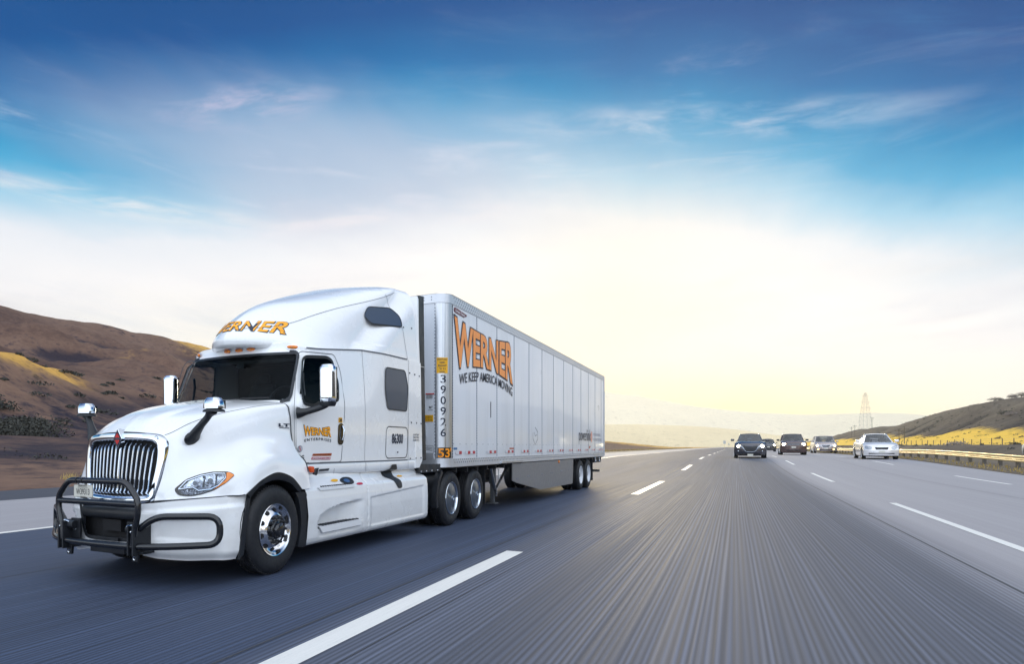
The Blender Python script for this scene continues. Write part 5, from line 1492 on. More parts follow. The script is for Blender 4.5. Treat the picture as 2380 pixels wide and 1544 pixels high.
# ---- bull bar
bb = MB(); gu0 = -1.475
bb.tube(rpath([(-.53, gu0, .46), (-.55, gu0, .60), (-.605, gu0, .80), (-.60, gu0, .925), (-.44, gu0, 1.095), (.44, gu0, 1.095), (.60, gu0, .925), (.605, gu0, .80), (.55, gu0, .60), (.53, gu0, .46)], .09, 6), .033, 14)
bull = bb.build('bull_bar', TUBE, truck, smooth=80)
MB().tube([(-.60, gu0, .872), (.60, gu0, .872)], .031, 14).build('crossbar', TUBE, bull, smooth=80)
lo = [(0, gu0 - .01, .445), (.30, gu0 - .01, .447), (.55, gu0 + .01, .45), (.80, gu0 + .10, .455), (1.05, gu0 + .28, .46), (1.235, gu0 + .43, .47)]
for s in (1, -1):
    end = [(1.235, gu0 + .43, .47), (1.275, gu0 + .475, .60), (1.225, gu0 + .43, .745), (.90, gu0 + .20, .755), (.72, gu0 + .10, .745), (.52, gu0 + .04, .61), (.46, gu0 + .05, .60)]
    path = rpath([(s * a, b, c) for a, b, c in [lo[0], lo[1], lo[2], lo[3], lo[4], (1.262, gu0 + .46, .468), (1.262, gu0 + .46, .75), (.74, gu0 + .105, .752), (.55, gu0 + .05, .615), (.44, gu0 + .06, .605)]], .13, 7)
    MB().tube(path, .035, 14).build('side_loop', TUBE, bull, smooth=80)
    br = MB()
    br.box(s * .53 - .045, s * .53 - .025, gu0 - .04, -1.25, .36, .66).box(s * .53 + .025, s * .53 + .045, gu0 - .04, -1.25, .36, .66)
    br.box(min(s * .36, s * .50), max(s * .36, s * .50), -1.40, -1.37, .46, .68)
    br.box(s * .53 - .10, s * .53 + .10, gu0 + .03, -1.28, .375, .40)
    br.prism([(s * .50 - .05, gu0 + .05, .40), (s * .50 + .05, gu0 + .05, .40), (s * .50 + .035, gu0 + .05, .29), (s * .50 - .035, gu0 + .05, .29)], (0, .03, 0))
    br.tube([(s * .46 - .05, gu0 + .045, .615), (s * .46 + .06, gu0 + .045, .615)], .045, 10)
    brk = br.build('bracket', BLACK, bull, bevel=.004)
    b2 = MB().lathe([(.001, -.012), (.013, -.010), (.015, 0)], (s * .43, -1.402, .56), 12, 'y').lathe([(.001, -.012), (.010, -.010), (.012, 0)], (s * .54, gu0 - .03, .60), 12, 'y').tube([(s * .44, gu0 + .01, .645), (s * .52, gu0 + .01, .66)], .014, 8)
    b2.lathe([(.012, -.002), (.018, -.004), (.018, 0)], (s * .50, gu0 + .048, .325), 12, 'y')
    b2.build('bolt', CHROME, brk, smooth=60)
# licence plate hung on the bar
pu = gu0 - .012
pl_o = MB(); pl_o.add([(x, pu, z) for x, z in rrect(-.345, -.045, .918, 1.052, .014, 4)], [tuple(range(24))])
pl_o = MB().prism([(x, pu, z) for x, z in rrect(-.345, -.045, .918, 1.052, .014, 4)], (0, .004, 0))
plate = pl_o.build('license_plate', PLATE, truck, label='cream Nebraska licence plate reading W39313')
def pt_(x0, x1, z0, z1): return lambda x, y: (x0 + (x1 - x0) * x, pu - .002, z0 + (z1 - z0) * y)
e = MB()
text_on(e, "W39313", pt_(-.305, -.095, .945, 1.010), off=.012)
text_on(e, "NEBRASKA", pt_(-.270, -.135, 1.030, 1.046), off=.02)
text_on(e, "APPORTIONED POWER", pt_(-.285, -.12, 1.016, 1.025), off=.0)
text_on(e, "PERMANENT", pt_(-.24, -.155, .923, .932), off=.0)
e.ribbon([(x, pu, z) for x, z in rrect(-.341, -.049, .922, 1.048, .012, 3)], .003, (0, -1, 0), .001, closed=True)
e.build('plate_lettering', M('plate_ink', (.02, .02, .022), .5), plate)
e = MB()
for w in (-.29, -.20): e.ribbon([(w, gu0 + .036 * math.cos(a), 1.095 + .036 * math.sin(a)) for a in np.linspace(0, 2 * math.pi, 17)[:-1]], .014, [(0, math.cos(a), math.sin(a)) for a in np.linspace(0, 2 * math.pi, 17)[:-1]], .001, closed=True)
e.build('plate_strap', DARK, plate)

# ---- fender flares, bumper return, wheel arches
ARO = catmull([(-.548, .945), (-.45, 1.0), (-.27, 1.092), (0, 1.160), (.27, 1.104), (.42, 1.01), (.495, .945)], 6, 0)
ARI = catmull([(-.485, .90), (-.40, .965), (-.245, 1.035), (0, 1.075), (.245, 1.03), (.38, .955), (.455, .905)], 6, 0)
for s in (1, -1):
    rows = []
    for k, w in ((0, 1.225), (0, 1.238), (.5, 1.240), (1, 1.228), (1, 1.06)):
        A = ARO * (1 - k) + ARI * k; rows.append([(s * w, a, b) for a, b in A])
    MB().grid(np.array(rows), flip=(s > 0)).build('fender_flare', BLACK, truck, smooth=40)
    FO = [(-.495, .945), (-.54, .80), (-.60, .55), (-.655, .262)]; FI = [(-.44, .945), (-.47, .78), (-.52, .55), (-.565, .30)]
    rows = []
    for k, w in ((0, 1.19), (0, 1.215), (1, 1.205), (1, 1.0)):
        rows.append([(s * w, a * (1 - k) + c * k, b * (1 - k) + d * k) for (a, b), (c, d) in zip(catmull(FO, 4, 0), catmull(FI, 4, 0))])
    MB().grid(np.array(rows), flip=(s < 0)).build('bumper_return', BLACK, truck, smooth=40)
    MB().prism([(s * 1.15, a, b) for a, b in catmull([(.385, .905), (.50, .905), (.625, .89), (.66, .74), (.662, .60), (.64, .40), (.615, .248), (.53, .245), (.45, .262), (.50, .42), (.515, .55), (.49, .72), (.445, .85)], 2, 0)], (s * .065, 0, 0)).build('rear_flare', BLACK, truck)
    # inner arch
    rows = [[(s * w, .0 + .62 * math.cos(a), .50 + .62 * math.sin(a)) for a in np.linspace(-.35, math.pi + .45, 24)] for w in (.70, 1.20)]
    MB().grid(np.array(rows)).build('wheel_arch', DARK, truck, smooth=60)
# front corner marker + small mirror-like lamp behind the fender
MB().prism([(1.175, .70, 1.21), (1.175, .80, 1.205), (1.175, .80, 1.13), (1.175, .74, 1.125)], (.05, .0, 0)).build('side_marker', M('amber_red_lens', (.75, .10, .02), .2, 0, .5), truck, bevel=.015)
MB().prism([(1.18, .80, 1.105), (1.18, .86, 1.18), (1.18, .93, 1.185), (1.18, .88, 1.09)], (.03, 0, 0)).build('side_lamp_housing', BLACK, truck, bevel=.01)
e = MB().prism([(1.158, .99, 1.135), (1.158, 1.22, 1.137), (1.158, 1.25, 1.168), (1.158, 1.01, 1.165)], (.006, 0, 0)); e = e.build('badge', SEAMD, truck)

# ---- wheels
def tyre_mb(c, r, w, inner=False):
    """c: centre of the outer face, extends inwards (negative x)"""
    pr = [(.292, -.03), (.300, -.008), (.335, .004), (.40, .010), (.452, .004), (.487, -.022), (.500, -.048), (.508, -.060)]
    pr = [(a / .508 * r if a > .3 else a, b) for a, b in pr]
    ys = []
    x = -.060
    ribs = 4; ww = (w - .12) / ribs
    for k in range(ribs):
        a0 = -.060 - k * ww
        ys += [(r, a0 - .006), (r + .001, a0 - ww * .5), (r, a0 - ww + .010), (r - .011, a0 - ww + .008), (r - .011, a0 - ww + .001)]
    pr2 = pr + ys[:-2] + [(r - .02, -w + .045), (r - .06, -w + .01), (.42, -w - .005), (.33, -w), (.292, -w + .03)]
    return pr2
def make_wheel(kind, c, s=1, dual=False):
    """c: centre of the outer face in truck space"""
    e = new_empty('wheel', c); e.rotation_euler = (0, 0, 0 if s > 0 else math.pi); e.parent = PARENT
    mb = MB().lathe(tyre_mb(None, .505, .28), (0, 0, 0), 72)
    # shallow shoulder lugs
    for k in range(72):
        a = 2 * math.pi * k / 72
        R = Matrix.Rotation(a, 3, 'X')
        for x in (-.052, -.225):
            mb.obox(R @ Vector((x, 0, .4995)), .028, .020, .016, R)
    if dual: 
        o = MB().lathe(tyre_mb(None, .505, .28), (-.33, 0, 0), 60); mb.add(o.v, o.f)
    mb.build('tyre', RUB, e, smooth=35)
    if kind == 'steer':
        rim = MB().lathe([(.20, -.25), (.286, -.22), (.290, -.05), (.292, -.018), (.300, .000), (.296, .006), (.286, .002), (.278, -.022), (.270, -.052), (.262, -.062), (.245, -.052), (.205, -.018), (.180, .004), (.172, .008), (.168, -.002), (.166, -.012), (.10, -.014), (.001, -.014)], (0, 0, 0), 64)
        rim.build('rim', ALU, e, smooth=40)
        for k in range(10):
            h = MB()
            a = 2 * math.pi * (k + .35) / 10; cc = Vector((-.036 + .004, .226 * math.cos(a), .226 * math.sin(a)))
            # tilt to follow the cone of the disc
            rad = Vector((0, math.cos(a), math.sin(a))); n = (Vector((1, 0, 0)) * .77 + rad * .64).normalized(); t = Vector((0, -math.sin(a), math.cos(a))); b = n.cross(t)
            h.add([cc + n * .004 + (t * math.cos(q) + b * math.sin(q)) * .029 for q in np.linspace(0, 2 * math.pi, 19)[:-1]], [tuple(range(18))])
            h.build('hand_hole', DARK, e)
        for k in range(10):
            a = 2 * math.pi * k / 10; l = MB()
            l.lathe([(.020, -.012), (.020, .012), (.014, .018), (.017, .026), (.017, .046), (.010, .056), (.001, .058)], (0, .143 * math.cos(a), .143 * math.sin(a)), 10)
            l.build('lug_nut', BLACK, e, smooth=50)
        hb_ = MB().lathe([(.108, -.014), (.108, .010), (.098, .022), (.082, .028), (.078, .060), (.066, .072), (.040, .078), (.001, .080)], (0, 0, 0), 32)
        for k in range(6):
            a = 2 * math.pi * k / 6; hb_.lathe([(.008, 0), (.007, .008), (.001, .010)], (.072, .052 * math.cos(a), .052 * math.sin(a)), 8)
        hb_.build('hub', GLOSSB, e, smooth=40)
    elif kind == 'disc':
        MB().lathe([(.286, -.22), (.290, -.05), (.292, -.018), (.302, .002), (.298, .008), (.290, .008), (.284, -.006), (.280, -.020)], (0, 0, 0), 64).build('rim', CHROME, e, smooth=40)
        dm = MB(); rows = []
        for rr in np.linspace(.283, .0, 16):
            row = []
            for k in range(61):
                a = 2 * math.pi * k / 60
                q = (rr / .283); star = max(0, math.cos(2.5 * a)) ** 6
                x = -.018 + .038 * (1 - q ** 2) - .020 * star * math.exp(-((q - .55) / .22) ** 2)
                row.append((x, rr * math.cos(a), rr * math.sin(a)))
            rows.append(row)
        dm.grid(np.array(rows), flip=True); dm.build('wheel_cover', DISC, e, smooth=60)
        MB().lathe([(.045, .012), (.043, .030), (.032, .036), (.030, .030), (.001, .030)], (0, 0, 0), 28).build('hub', CHROME, e, smooth=40)
        MB().lathe([(.026, .0315), (.010, .033)], (0, 0, 0), 24).build('hub_mark', INK, e)
    else:
        MB().lathe([(.286, -.22), (.290, -.05), (.292, -.018), (.302, .002), (.297, .007), (.286, .0), (.276, -.04), (.262, -.085), (.235, -.105), (.18, -.118), (.17, -.13)], (0, 0, 0), 56).build('rim', WRIM, e, smooth=40)
        hb_ = MB().lathe([(.17, -.13), (.12, -.12), (.10, -.06), (.085, -.035), (.06, -.028), (.001, -.026)], (0, 0, 0), 28)
        for k in range(10):
            a = 2 * math.pi * k / 10; hb_.lathe([(.016, -.13), (.015, -.095), (.001, -.09)], (0, .145 * math.cos(a), .145 * math.sin(a)), 8)
        hb_.build('hub', M('hub_grey', (.20, .21, .22), .5, .4), e, smooth=40)
    return e
def copy_tree(o, parent=None):
    c = o.copy(); COL.objects.link(c); c.parent = parent
    for ch in list(o.children): copy_tree(ch, c)
    return c
PARENT = truck
make_wheel('steer', (1.21, 0, .505), 1)
make_wheel('steer', (-1.21, 0, .505), -1)
dw = make_wheel('disc', (1.215, 5.47, .505), 1, True)
for (x, y, rz) in ((1.215, 6.80, 0), (-1.215, 5.47, math.pi), (-1.215, 6.80, math.pi)):
    c = copy_tree(dw, truck); c.location = (x, y, .505); c.rotation_euler = (0, 0, rz)

# ---- drive axle fenders, frame, fifth wheel and dark underbody
for s in (1, -1):
    MB().prism([(s * 1.13, 4.06, 1.005), (s * 1.13, 5.02, 1.005), (s * 1.13, 5.02, 1.145), (s * 1.13, 4.06, 1.165)], (s * .05, 0, 0)).build('fender_bracket', BLACK, truck, bevel=.01)
    rows = [[(s * w, 5.46 + (.60 + .015 * (k == 1)) * math.cos(a), .505 + .60 * math.sin(a)) for a in np.linspace(math.radians(128), math.radians(192), 12)] for k, w in enumerate((.60, 1.19, 1.20, 1.20))]
    fd = MB().grid(np.array(rows))
    fd.prism([(s * 1.10, 5.46 + r_ * math.cos(a), .505 + r_ * math.sin(a)) for r_, aa in ((.60, np.linspace(math.radians(128), math.radians(192), 10)), (.68, np.linspace(math.radians(192), math.radians(128), 10))) for a in aa], (s * .10, 0, 0))
    fd.build('quarter_fender', BLACK, truck, smooth=30)
    rvv = MB()
    for u in (4.16, 4.38, 4.62, 4.88): rvv.lathe([(.014, 0), (.012, s * .008), (.001, s * .01)], (s * 1.182, u, 1.035), 10)
    rvv.build('fender_bolt', CHROME, truck)
    MB().box(min(s * .62, s * 1.2), max(s * .62, s * 1.2), 7.42, 7.44, .25, 1.0).build('mud_flap', BLACK, truck)
fr = MB()
for s in (1, -1): fr.box(s * .43 - .04, s * .43 + .04, -1.1, 7.55, .72, .98)
for u in (-.9, 1.0, 2.5, 4.2, 5.1, 6.1, 7.4): fr.box(-.43, .43, u - .05, u + .05, .76, .95)
for u in (0, 5.47, 6.80): fr.tube([(-1.0, u, .505), (1.0, u, .505)], .075, 12)
for u in (5.47, 6.80): fr.lathe([(.001, -.2), (.16, -.15), (.2, 0), (.16, .15), (.001, .2)], (0, u, .505), 20, 'y')
fr.box(-.5, .5, 5.5, 6.7, .99, 1.08)
fr.build('chassis_frame', DARK, truck)
MB().box(-.50, .50, -1.0, .62, .42, 1.50).box(-.72, .72, -.7, .62, .42, 1.30).box(-.95, .95, .5, .68, .5, 1.9).build('engine_bay', DARK, truck)
MB().box(-.98, .98, .70, 4.2, .34, 1.12).build('fuel_tank', DARK, truck, bevel=.08)
MB().box(-1.0, 1.0, .7, 4.0, 1.10, 1.2).build('cab_floor', DARK, truck)
mb = MB()
for k, x in enumerate((-.25, 0, .25)):
    pts = [(x, 4.1, 1.9), (x, 4.35, 1.45 + .04 * k), (x * 1.1, 4.7, 1.35), (x * .8, 5.0, 1.9)]
    mb.tube(catmull(pts, 6, 0), .014, 8)
mb.build('air_hose', M('hose_blue_black', (.02, .03, .06), .4), truck, smooth=60)

# ---- lettering on the cab side (driver side)
def side_text(mb, s_, u0, u1, z0, z1, off=0.0, ref=None, bow=None, lift=.006, space=1.0, shear=0.0):
    def fn(x, y):
        u = u0 + (u1 - u0) * x + shear * (y - .5)
        if bow: zb, zt_ = bow(x); z = zb + (zt_ - zb) * y
        else: z = z0 + (z1 - z0) * y
        return (float(side_w(u, z)) + lift, u, z)
    return text_on(mb, s_, fn, off, ref, space)
def bowl(zb, zt_, kb, kt, tilt=0):
    return lambda x: (zb + kb * (1 - (2 * x - 1) ** 2), zt_ - kt * (1 - (2 * x - 1) ** 2))
b1 = bowl(1.575, 1.722, .022, .030)
side_text(e1 := MB(), "WERNER", .80, 1.375, 0, 0, .062, .035, b1, .005); e1.build('lettering_outline', INK, truck)
side_text(e1 := MB(), "WERNER", .80, 1.375, 0, 0, .028, .035, b1, .0075); e1.build('door_lettering', ORANGE, truck)
b2_ = bowl(1.510, 1.545, .022, -.022)
side_text(e1 := MB(), "ENTERPRISES", .82, 1.38, 0, 0, .018, None, b2_, .006, 1.35); e1.build('door_lettering', INK, truck)
side_text(e1 := MB(), "86300", 3.02, 3.41, 1.495, 1.655, .030); e1.build('unit_number', INK, truck)
e1 = MB()
for k, t_ in enumerate(("U.S. DOT 53467", "TERR NF 287145", "CDLU RSC 7573-1")):
    side_text(e1, t_, 3.79, 4.02, 1.632 - k * .045, 1.662 - k * .045, .02)
e1.build('registration_lettering', INK, truck)
def decal(name, pts, mat, lift=.004, label=None):
    return MB().add([(float(side_w(u, z)) + lift, u, z) for u, z in pts], [tuple(range(len(pts)))]).build(name, mat, truck, label=label)
decal('sticker', [(1.545, 1.775), (1.635, 1.775), (1.635, 1.842), (1.545, 1.842)], YELLOW, label='small orange sticker above the door handle')
side_text(e1 := MB(), "24", 1.56, 1.62, 1.785, 1.832, .05, lift=.007); e1.build('sticker_lettering', INK, truck)
ci = [(.745 + .045 * math.cos(a), 1.425 + .040 * math.sin(a)) for a in np.linspace(0, 2 * math.pi, 25)[:-1]]
decal('round_sticker', ci, M('sticker_slate', (.10, .12, .16), .5))
decal('round_sticker', [(.745 + (u - .745) * .86, 1.425 + (z - 1.425) * .86) for u, z in ci], M('sticker_pale', (.45, .45, .50), .5), .006)
e1 = MB()
for k, (a_0, a_1) in enumerate(((.715, .775), (.722, .768), (.73, .76))): e1.add([(float(side_w(.745, 1.4)) + .008, u, z) for u, z in ((a_0, 1.438 - k * .018), (a_1, 1.438 - k * .018), (a_1, 1.448 - k * .018), (a_0, 1.448 - k * .018))], [(0, 1, 2, 3)])
e1.build('round_sticker_print', REDS, truck)
e1 = MB(); side_text(e1, "C", .775, .825, 1.305, 1.345, .07, lift=.006); e1.build('badge', M('badge_grey', (.15, .16, .17), .3, .6), truck)
BRN = M('brown_sticker', lin(176, 78, 22), .5)
decal('sticker', [(.985, 1.332), (1.395, 1.328), (1.41, 1.364), (1.0, 1.360)], BRN, label='long brown sticker low on the door')
side_text(e1 := MB(), "NO HAZARDOUS MATERIALS", 1.01, 1.385, 1.338, 1.356, .01, lift=.006); e1.build('sticker_lettering', M('dk_brown', (.09, .025, .012), .5), truck)
decal('sticker', [(.965, 1.285), (1.372, 1.278), (1.385, 1.312), (.98, 1.318)], M('crimson_sticker', (.5, .015, .05), .4), label='crimson and white sticker at the bottom of the door')
decal('sticker_field', [(.985, 1.291), (1.36, 1.285), (1.368, 1.305), (.993, 1.311)], M('sticker_white', (.7, .68, .72), .5), .006)
side_text(e1 := MB(), "FIRE EXTINGUISHER INSIDE", 1.0, 1.35, 1.290, 1.306, .012, lift=.008); e1.build('sticker_lettering', M('crimson_ink', (.35, .01, .06), .5), truck)

# ---- big lettering on the nose of the fairing
def nose_fn(lift):
    def fn(x, y):
        w = -.37 + .97 * x
        k = (2 * x - 1) ** 2
        zb = 2.955 - .03 * k; zt_ = 3.105 + .02 * k
        z = zb + (zt_ - zb) * y
        w2 = w + .0 * (y - .5)
        u = fair_front(w2, z)
        n = Vector((w2 * 1.0, -1.0, .9)).normalized()
        return (w2 + n.x * lift, u + n.y * lift, z + n.z * lift)
    return fn
e1 = MB(); text_on(e1, "WERNER", nose_fn(.007), .042, .026); e1.build('lettering_outline', INK, fair)
e1 = MB(); text_on(e1, "WERNER", nose_fn(.010), .018, .026); e1.build('fairing_lettering', ORANGE, fair)
# ================================================================== THE TRAILER  (same local frame as the tractor)
trl = new_empty('box_trailer', (-5.72, 6.2, 0), 0, 'long pale box trailer with orange lettering on its riveted side, coupled behind the tractor', 'trailer')
TW, TZ0, TZ1, TU0, TU1, TR = 1.30, 1.08, 4.18, 5.00, 21.60, .22
def outline(z, k=8, inset=0.0):
    a_ = np.linspace(0, math.pi / 2, k)
    R = [(TW - TR + (TR - inset) * math.sin(a), TU0 + TR - (TR - inset) * math.cos(a), z) for a in a_]
    return R
def box_shell(z0, z1, off, nm, mat, u1=TU1, front=True, par=trl):
    mb = MB(); rows = []
    for z in (z0, z1):
        r = [(x + off * math.sin(a), y - off * math.cos(a), z) for (x, y, _), a in zip(outline(z), np.linspace(0, math.pi / 2, 8))]
        r = [(0, TU0 - off, z)] + r + [(TW + off, u1, z)]
        rows.append(r)
    R = np.array(rows); mb.grid(R)
    Q = R.copy(); Q[:, :, 0] *= -1; mb.grid(Q, flip=True)
    return mb
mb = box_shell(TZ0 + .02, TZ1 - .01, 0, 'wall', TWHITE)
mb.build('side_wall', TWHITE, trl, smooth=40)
mb = MB(); top = [(0, TU0, TZ1 - .006)] + outline(TZ1 - .006) + [(TW, TU1, TZ1 - .006)]
mb.poly(top + [(-x, y, z) for x, y, z in top[::-1][:-1]]); mb.build('roof', BRALU, trl)
MB().box(-TW, TW, TU1 - .01, TU1, TZ0, TZ1 - .02).build('rear_doors', TWHITE, trl)
MB().box(-TW + .02, TW - .02, TU0 + .25, TU1 - .02, TZ0 - .02, TZ0 + .05).build('floor_deck', DARK, trl)
# rails
def rail(z0, z1, off, nm, mat):
    m_ = box_shell(z0, z1, off, nm, mat)
    for z, f in ((z1, False), (z0, True)):
        r = [(0, TU0 - off, z)] + [(x + off * math.sin(a), y - off * math.cos(a), z) for (x, y, _), a in zip(outline(z), np.linspace(0, math.pi / 2, 8))] + [(TW + off, TU1, z)]
        r0 = [(x * .985, y + .0, z) for x, y, z in r]
        R = np.array([r, [(max(0, x - off * 1.5), y + off * (1.2 if y < TU0 + .3 else 0), z_) for x, y, z_ in r]])
        m_.grid(R, flip=f); Q = R.copy(); Q[:, :, 0] *= -1; m_.grid(Q, flip=not f)
    return m_.build(nm, mat, trl, smooth=40)
RAILM = M('rail_aluminium', (0.62, 0.64, 0.68), 0.36, 0.6, noise=(4, 0.06))
rail(4.03, 4.19, .012, 'top_rail', RAILM)
rail(TZ0, 1.235, .010, 'bottom_rail', RAILM)
MB().ribbon([(x, y, 4.192) for x, y, z in [(-TW, TU0 + .3, 0), (-TW + .1, TU0 + .02, 0), (TW - .2, TU0 - .0, 0), (TW - .04, TU0 + .1, 0), (TW + .005, TU0 + .22, 0), (TW + .005, TU1, 0)]], .03, (0, 0, 1), .002).build('roof_edge', SEAMD, trl)
# corner post (bright, vertically brushed)
def cor(a, z, off=.004): return (TW - TR + (TR + off) * math.sin(a), TU0 + TR - (TR + off) * math.cos(a), z)
cps = []
for s in (1, -1):
    mb = MB(); cps.append(mb)
    R = np.array([[(s * cor(a, z)[0], cor(a, z)[1], z) for a in np.linspace(0.02, math.pi / 2, 14)] + [(s * (TW + .004), TU0 + TR + .05, z)] for z in np.linspace(1.24, 4.025, 12)])
    mb.grid(R, flip=(s < 0))
def brushed():
    m = bpy.data.materials.new('corner_aluminium'); m.use_nodes = True; q = NG(m.node_tree); b = m.node_tree.nodes['Principled BSDF']
    t = q.n('ShaderNodeTexCoord').outputs['Object']; n1 = q.noise(q.mapping(t, (38, 38, .35)), 1.0, 5, .7)
    q.val(b.inputs['Base Color'], q.ramp(n1, [(.3, (.36, .38, .41, 1)), (.7, (.75, .77, .80, 1))])); b.inputs['Metallic'].default_value = .9
    q.val(b.inputs['Roughness'], q.sm(n1, .3, .7, .26, .42)); return m
_bm = brushed()
for mb in cps: mb.build('corner_post', _bm, trl, smooth=50)
# panel joints: strips and rivets
js = [5.31 + 1.3 * k for k in range(13)]
js[0] = 5.29
st_ = MB(); rv = MB()
def rivet(mb, w, u, z, r=.010, h=.004, ax='x', s=1):
    if ax == 'x':
        mb.add([(w, u - r, z - r), (w, u + r, z - r), (w, u + r, z + r), (w, u - r, z + r), (w + h, u - r * .5, z - r * .5), (w + h, u + r * .5, z - r * .5), (w + h, u + r * .5, z + r * .5), (w + h, u - r * .5, z + r * .5)], [(4, 5, 6, 7), (0, 1, 5, 4), (1, 2, 6, 5), (2, 3, 7, 6), (3, 0, 4, 7)])
for u in js + [21.5]:
    st_.box(TW + .0005, TW + .004, u - .020, u + .020, 1.235, 4.03)
    for k in range(56): rivet(rv, TW + .004, u, 1.27 + k * .0495, .0155, .004)
for s_ in (0,):
    for k in range(int((TU1 - 5.3) / .11)):
        u = 5.34 + k * .11
        rivet(rv, TW + .012, u, 4.155, .012); rivet(rv, TW + .012, u + .05, 4.10, .012); rivet(rv, TW + .012, u, 4.055, .009)
        rivet(rv, TW + .010, u, 1.215, .011); rivet(rv, TW + .010, u + .05, 1.165, .014)
        if k % 3 == 0: rivet(rv, TW + .001, u, 1.50, .010)
st_.build('panel_joint', M('joint_strip', (.40, .43, .50), .4, .2), trl)
rv.build('rivets', M('rivet_grey', (.10, .12, .16), .5, .4), trl)
rvf = MB()
for k in range(17):
    a = .12 + k * 0
for z in np.linspace(1.3, 4.0, 46):
    p = cor(0.03, z, .006); rvf.box(p[0] - .012, p[0] + .004, p[1] - .004, p[1], z - .008, z + .008)
for x in np.linspace(-.9, 1.02, 14):
    for z in (4.14, 4.09): rvf.box(x - .008, x + .008, TU0 - .018, TU0 - .010, z - .008, z + .008)
rvf.build('rivets', M('rivet_grey', (.10, .12, .16), .5, .4), trl)
# edge trims
MB().box(TW + .001, TW + .006, TU0 + TR + .04, TU0 + TR + .06, 1.24, 4.03).build('corner_trim', SEAM, trl)
MB().box(TW + .002, TW + .02, TU1 - .05, TU1 + .02, TZ0 - .0, 4.19).build('rear_post', RAILM, trl)

# reflective tape
groups_ = [[(5.42, 5.60, 0), (5.60, 5.74, 1)], [(5.93, 6.07, 0), (6.07, 6.21, 1), (6.21, 6.35, 0), (6.35, 6.49, 1)]]
for k in range(1, 12):
    u = js[k] + .62; groups_.append([(u + i * .15, u + (i + 1) * .15, i % 2) for i in range(4)])
groups_.append([(21.0 + i * .15, 21.15 + i * .15, i % 2) for i in range(3)])
for g_ in groups_:
    mb = MB(); mw = MB()
    for a, b, c in g_: (mb if c else mw).box(TW + .0085, TW + .0125, a, b, 1.312, 1.368)
    ro = mb.build('reflector_strip', RED, trl); mw.build('white_blocks', REFW, ro)

# lettering on the side
def tside(mb, s_, u0, u1, z0, z1, off=0.0, ref=None, fz=None, lift=.006, space=1.0):
    def fn(x, y):
        u = u0 + (u1 - u0) * x
        if fz: a, b = fz(x); z = a + (b - a) * y
        else: z = z0 + (z1 - z0) * y
        return (TW + lift, u, z)
    return text_on(mb, s_, fn, off, ref, space)
fz = lambda x: (2.865 + .185 * (1 - (2 * x - 1) ** 2), 3.835 - .125 * (1 - (2 * x - 1) ** 2))
e = MB(); tside(e, "WERNER", 5.36, 9.06, 0, 0, .058, .030, fz, .0105); e.build('lettering_outline', INK, trl)
e = MB(); tside(e, "WERNER", 5.36, 9.06, 0, 0, .030, .030, fz, .0135); wl = e.build('side_lettering', TORANGE, trl, label='large orange WERNER lettering')
fz2 = lambda x: (2.600 + .175 * (1 - (2 * x - 1) ** 2), 2.795 + .165 * (1 - (2 * x - 1) ** 2))
e = MB(); tside(e, "WE KEEP AMERICA MOVING", 5.62, 9.05, 0, 0, .014, None, fz2, .0105); e.build('slogan_lettering', INK, trl)
e = MB(); tside(e, "powerlink", 16.65, 18.72, 1.52, 2.05, .0, None, None, .0105); e.build('side_lettering', INK, trl, label='small dark powerlink lettering')
e = MB(); e.add([(TW + .006, 18.90 + .16 * math.cos(a), 1.80 + .20 * math.sin(a)) for a in np.linspace(0, 2 * math.pi, 25)[:-1]], [tuple(range(24))]); e.build('logo_dot', M('pale_orange', lin(222, 160, 140), .5), trl)
e = MB(); tside(e, "YOUR POWER.", 19.25, 20.75, 1.84, 1.94, .0); tside(e, "OUR NETWORK.", 19.25, 20.95, 1.66, 1.76, .0); e.build('side_lettering', M('pale_ink', (.30, .31, .36), .5), trl, label='pale two-line lettering near the rear')
e = MB(); e.ribbon([(TW, u, z) for u, z in ((14.2 - 3.1, 1.95), (11.35, 1.83), (11.35, 1.65), (11.1, 1.50), (10.88, 1.66), (10.88, 1.80))], .018, (1, 0, 0), .004); e.ribbon([(TW, u, z) for u, z in ((11.0, 1.82), (11.12, 1.72), (11.27, 1.76))], .015, (1, 0, 0), .004); e.build('door_mark', SEAMD, trl)
MB().box(TW + .002, TW + .006, 7.47, 7.505, 2.06, 2.39).build('vertical_mark', SEAMD, trl)
# small stickers
MB().box(TW + .001, TW + .005, 5.345, 5.52, 1.395, 1.435).build('sticker', M('blue_sticker', (.03, .14, .32), .5), trl, label='small blue sticker above the reflective strip')
MB().box(TW + .001, TW + .005, 8.85, 9.18, 1.395, 1.425).build('sticker', BRN, trl, label='brown sticker above the third reflective strip')
MB().box(TW + .001, TW + .005, 18.45, 18.62, 1.39, 1.47).box(TW + .001, TW + .005, 18.62, 18.74, 1.44, 1.47).build('sticker', M('sticker_rust', (.42, .10, .04), .5), trl, label='small rust-red sticker near the rear')
lb = MB().prism([(TW + .002, 5.36, 3.99), (TW + .002, 5.45, 4.0), (TW + .002, 6.05, 3.955), (TW + .002, 6.0, 3.925), (TW + .002, 5.9, 3.90), (TW + .002, 5.88, 3.885), (TW + .002, 5.40, 3.905), (TW + .002, 5.35, 3.93)], (.005, 0, 0)).build('maker_badge', M('maroon_badge', (.12, .012, .025), .4), trl)
e = MB(); text_on(e, "Great Dane", lambda x, y: (TW + .009, 5.42 + .48 * x, 3.925 + .05 * y - .02 * x), .02); e.build('badge_lettering', M('sticker_white', (.7, .68, .72), .5), lb)
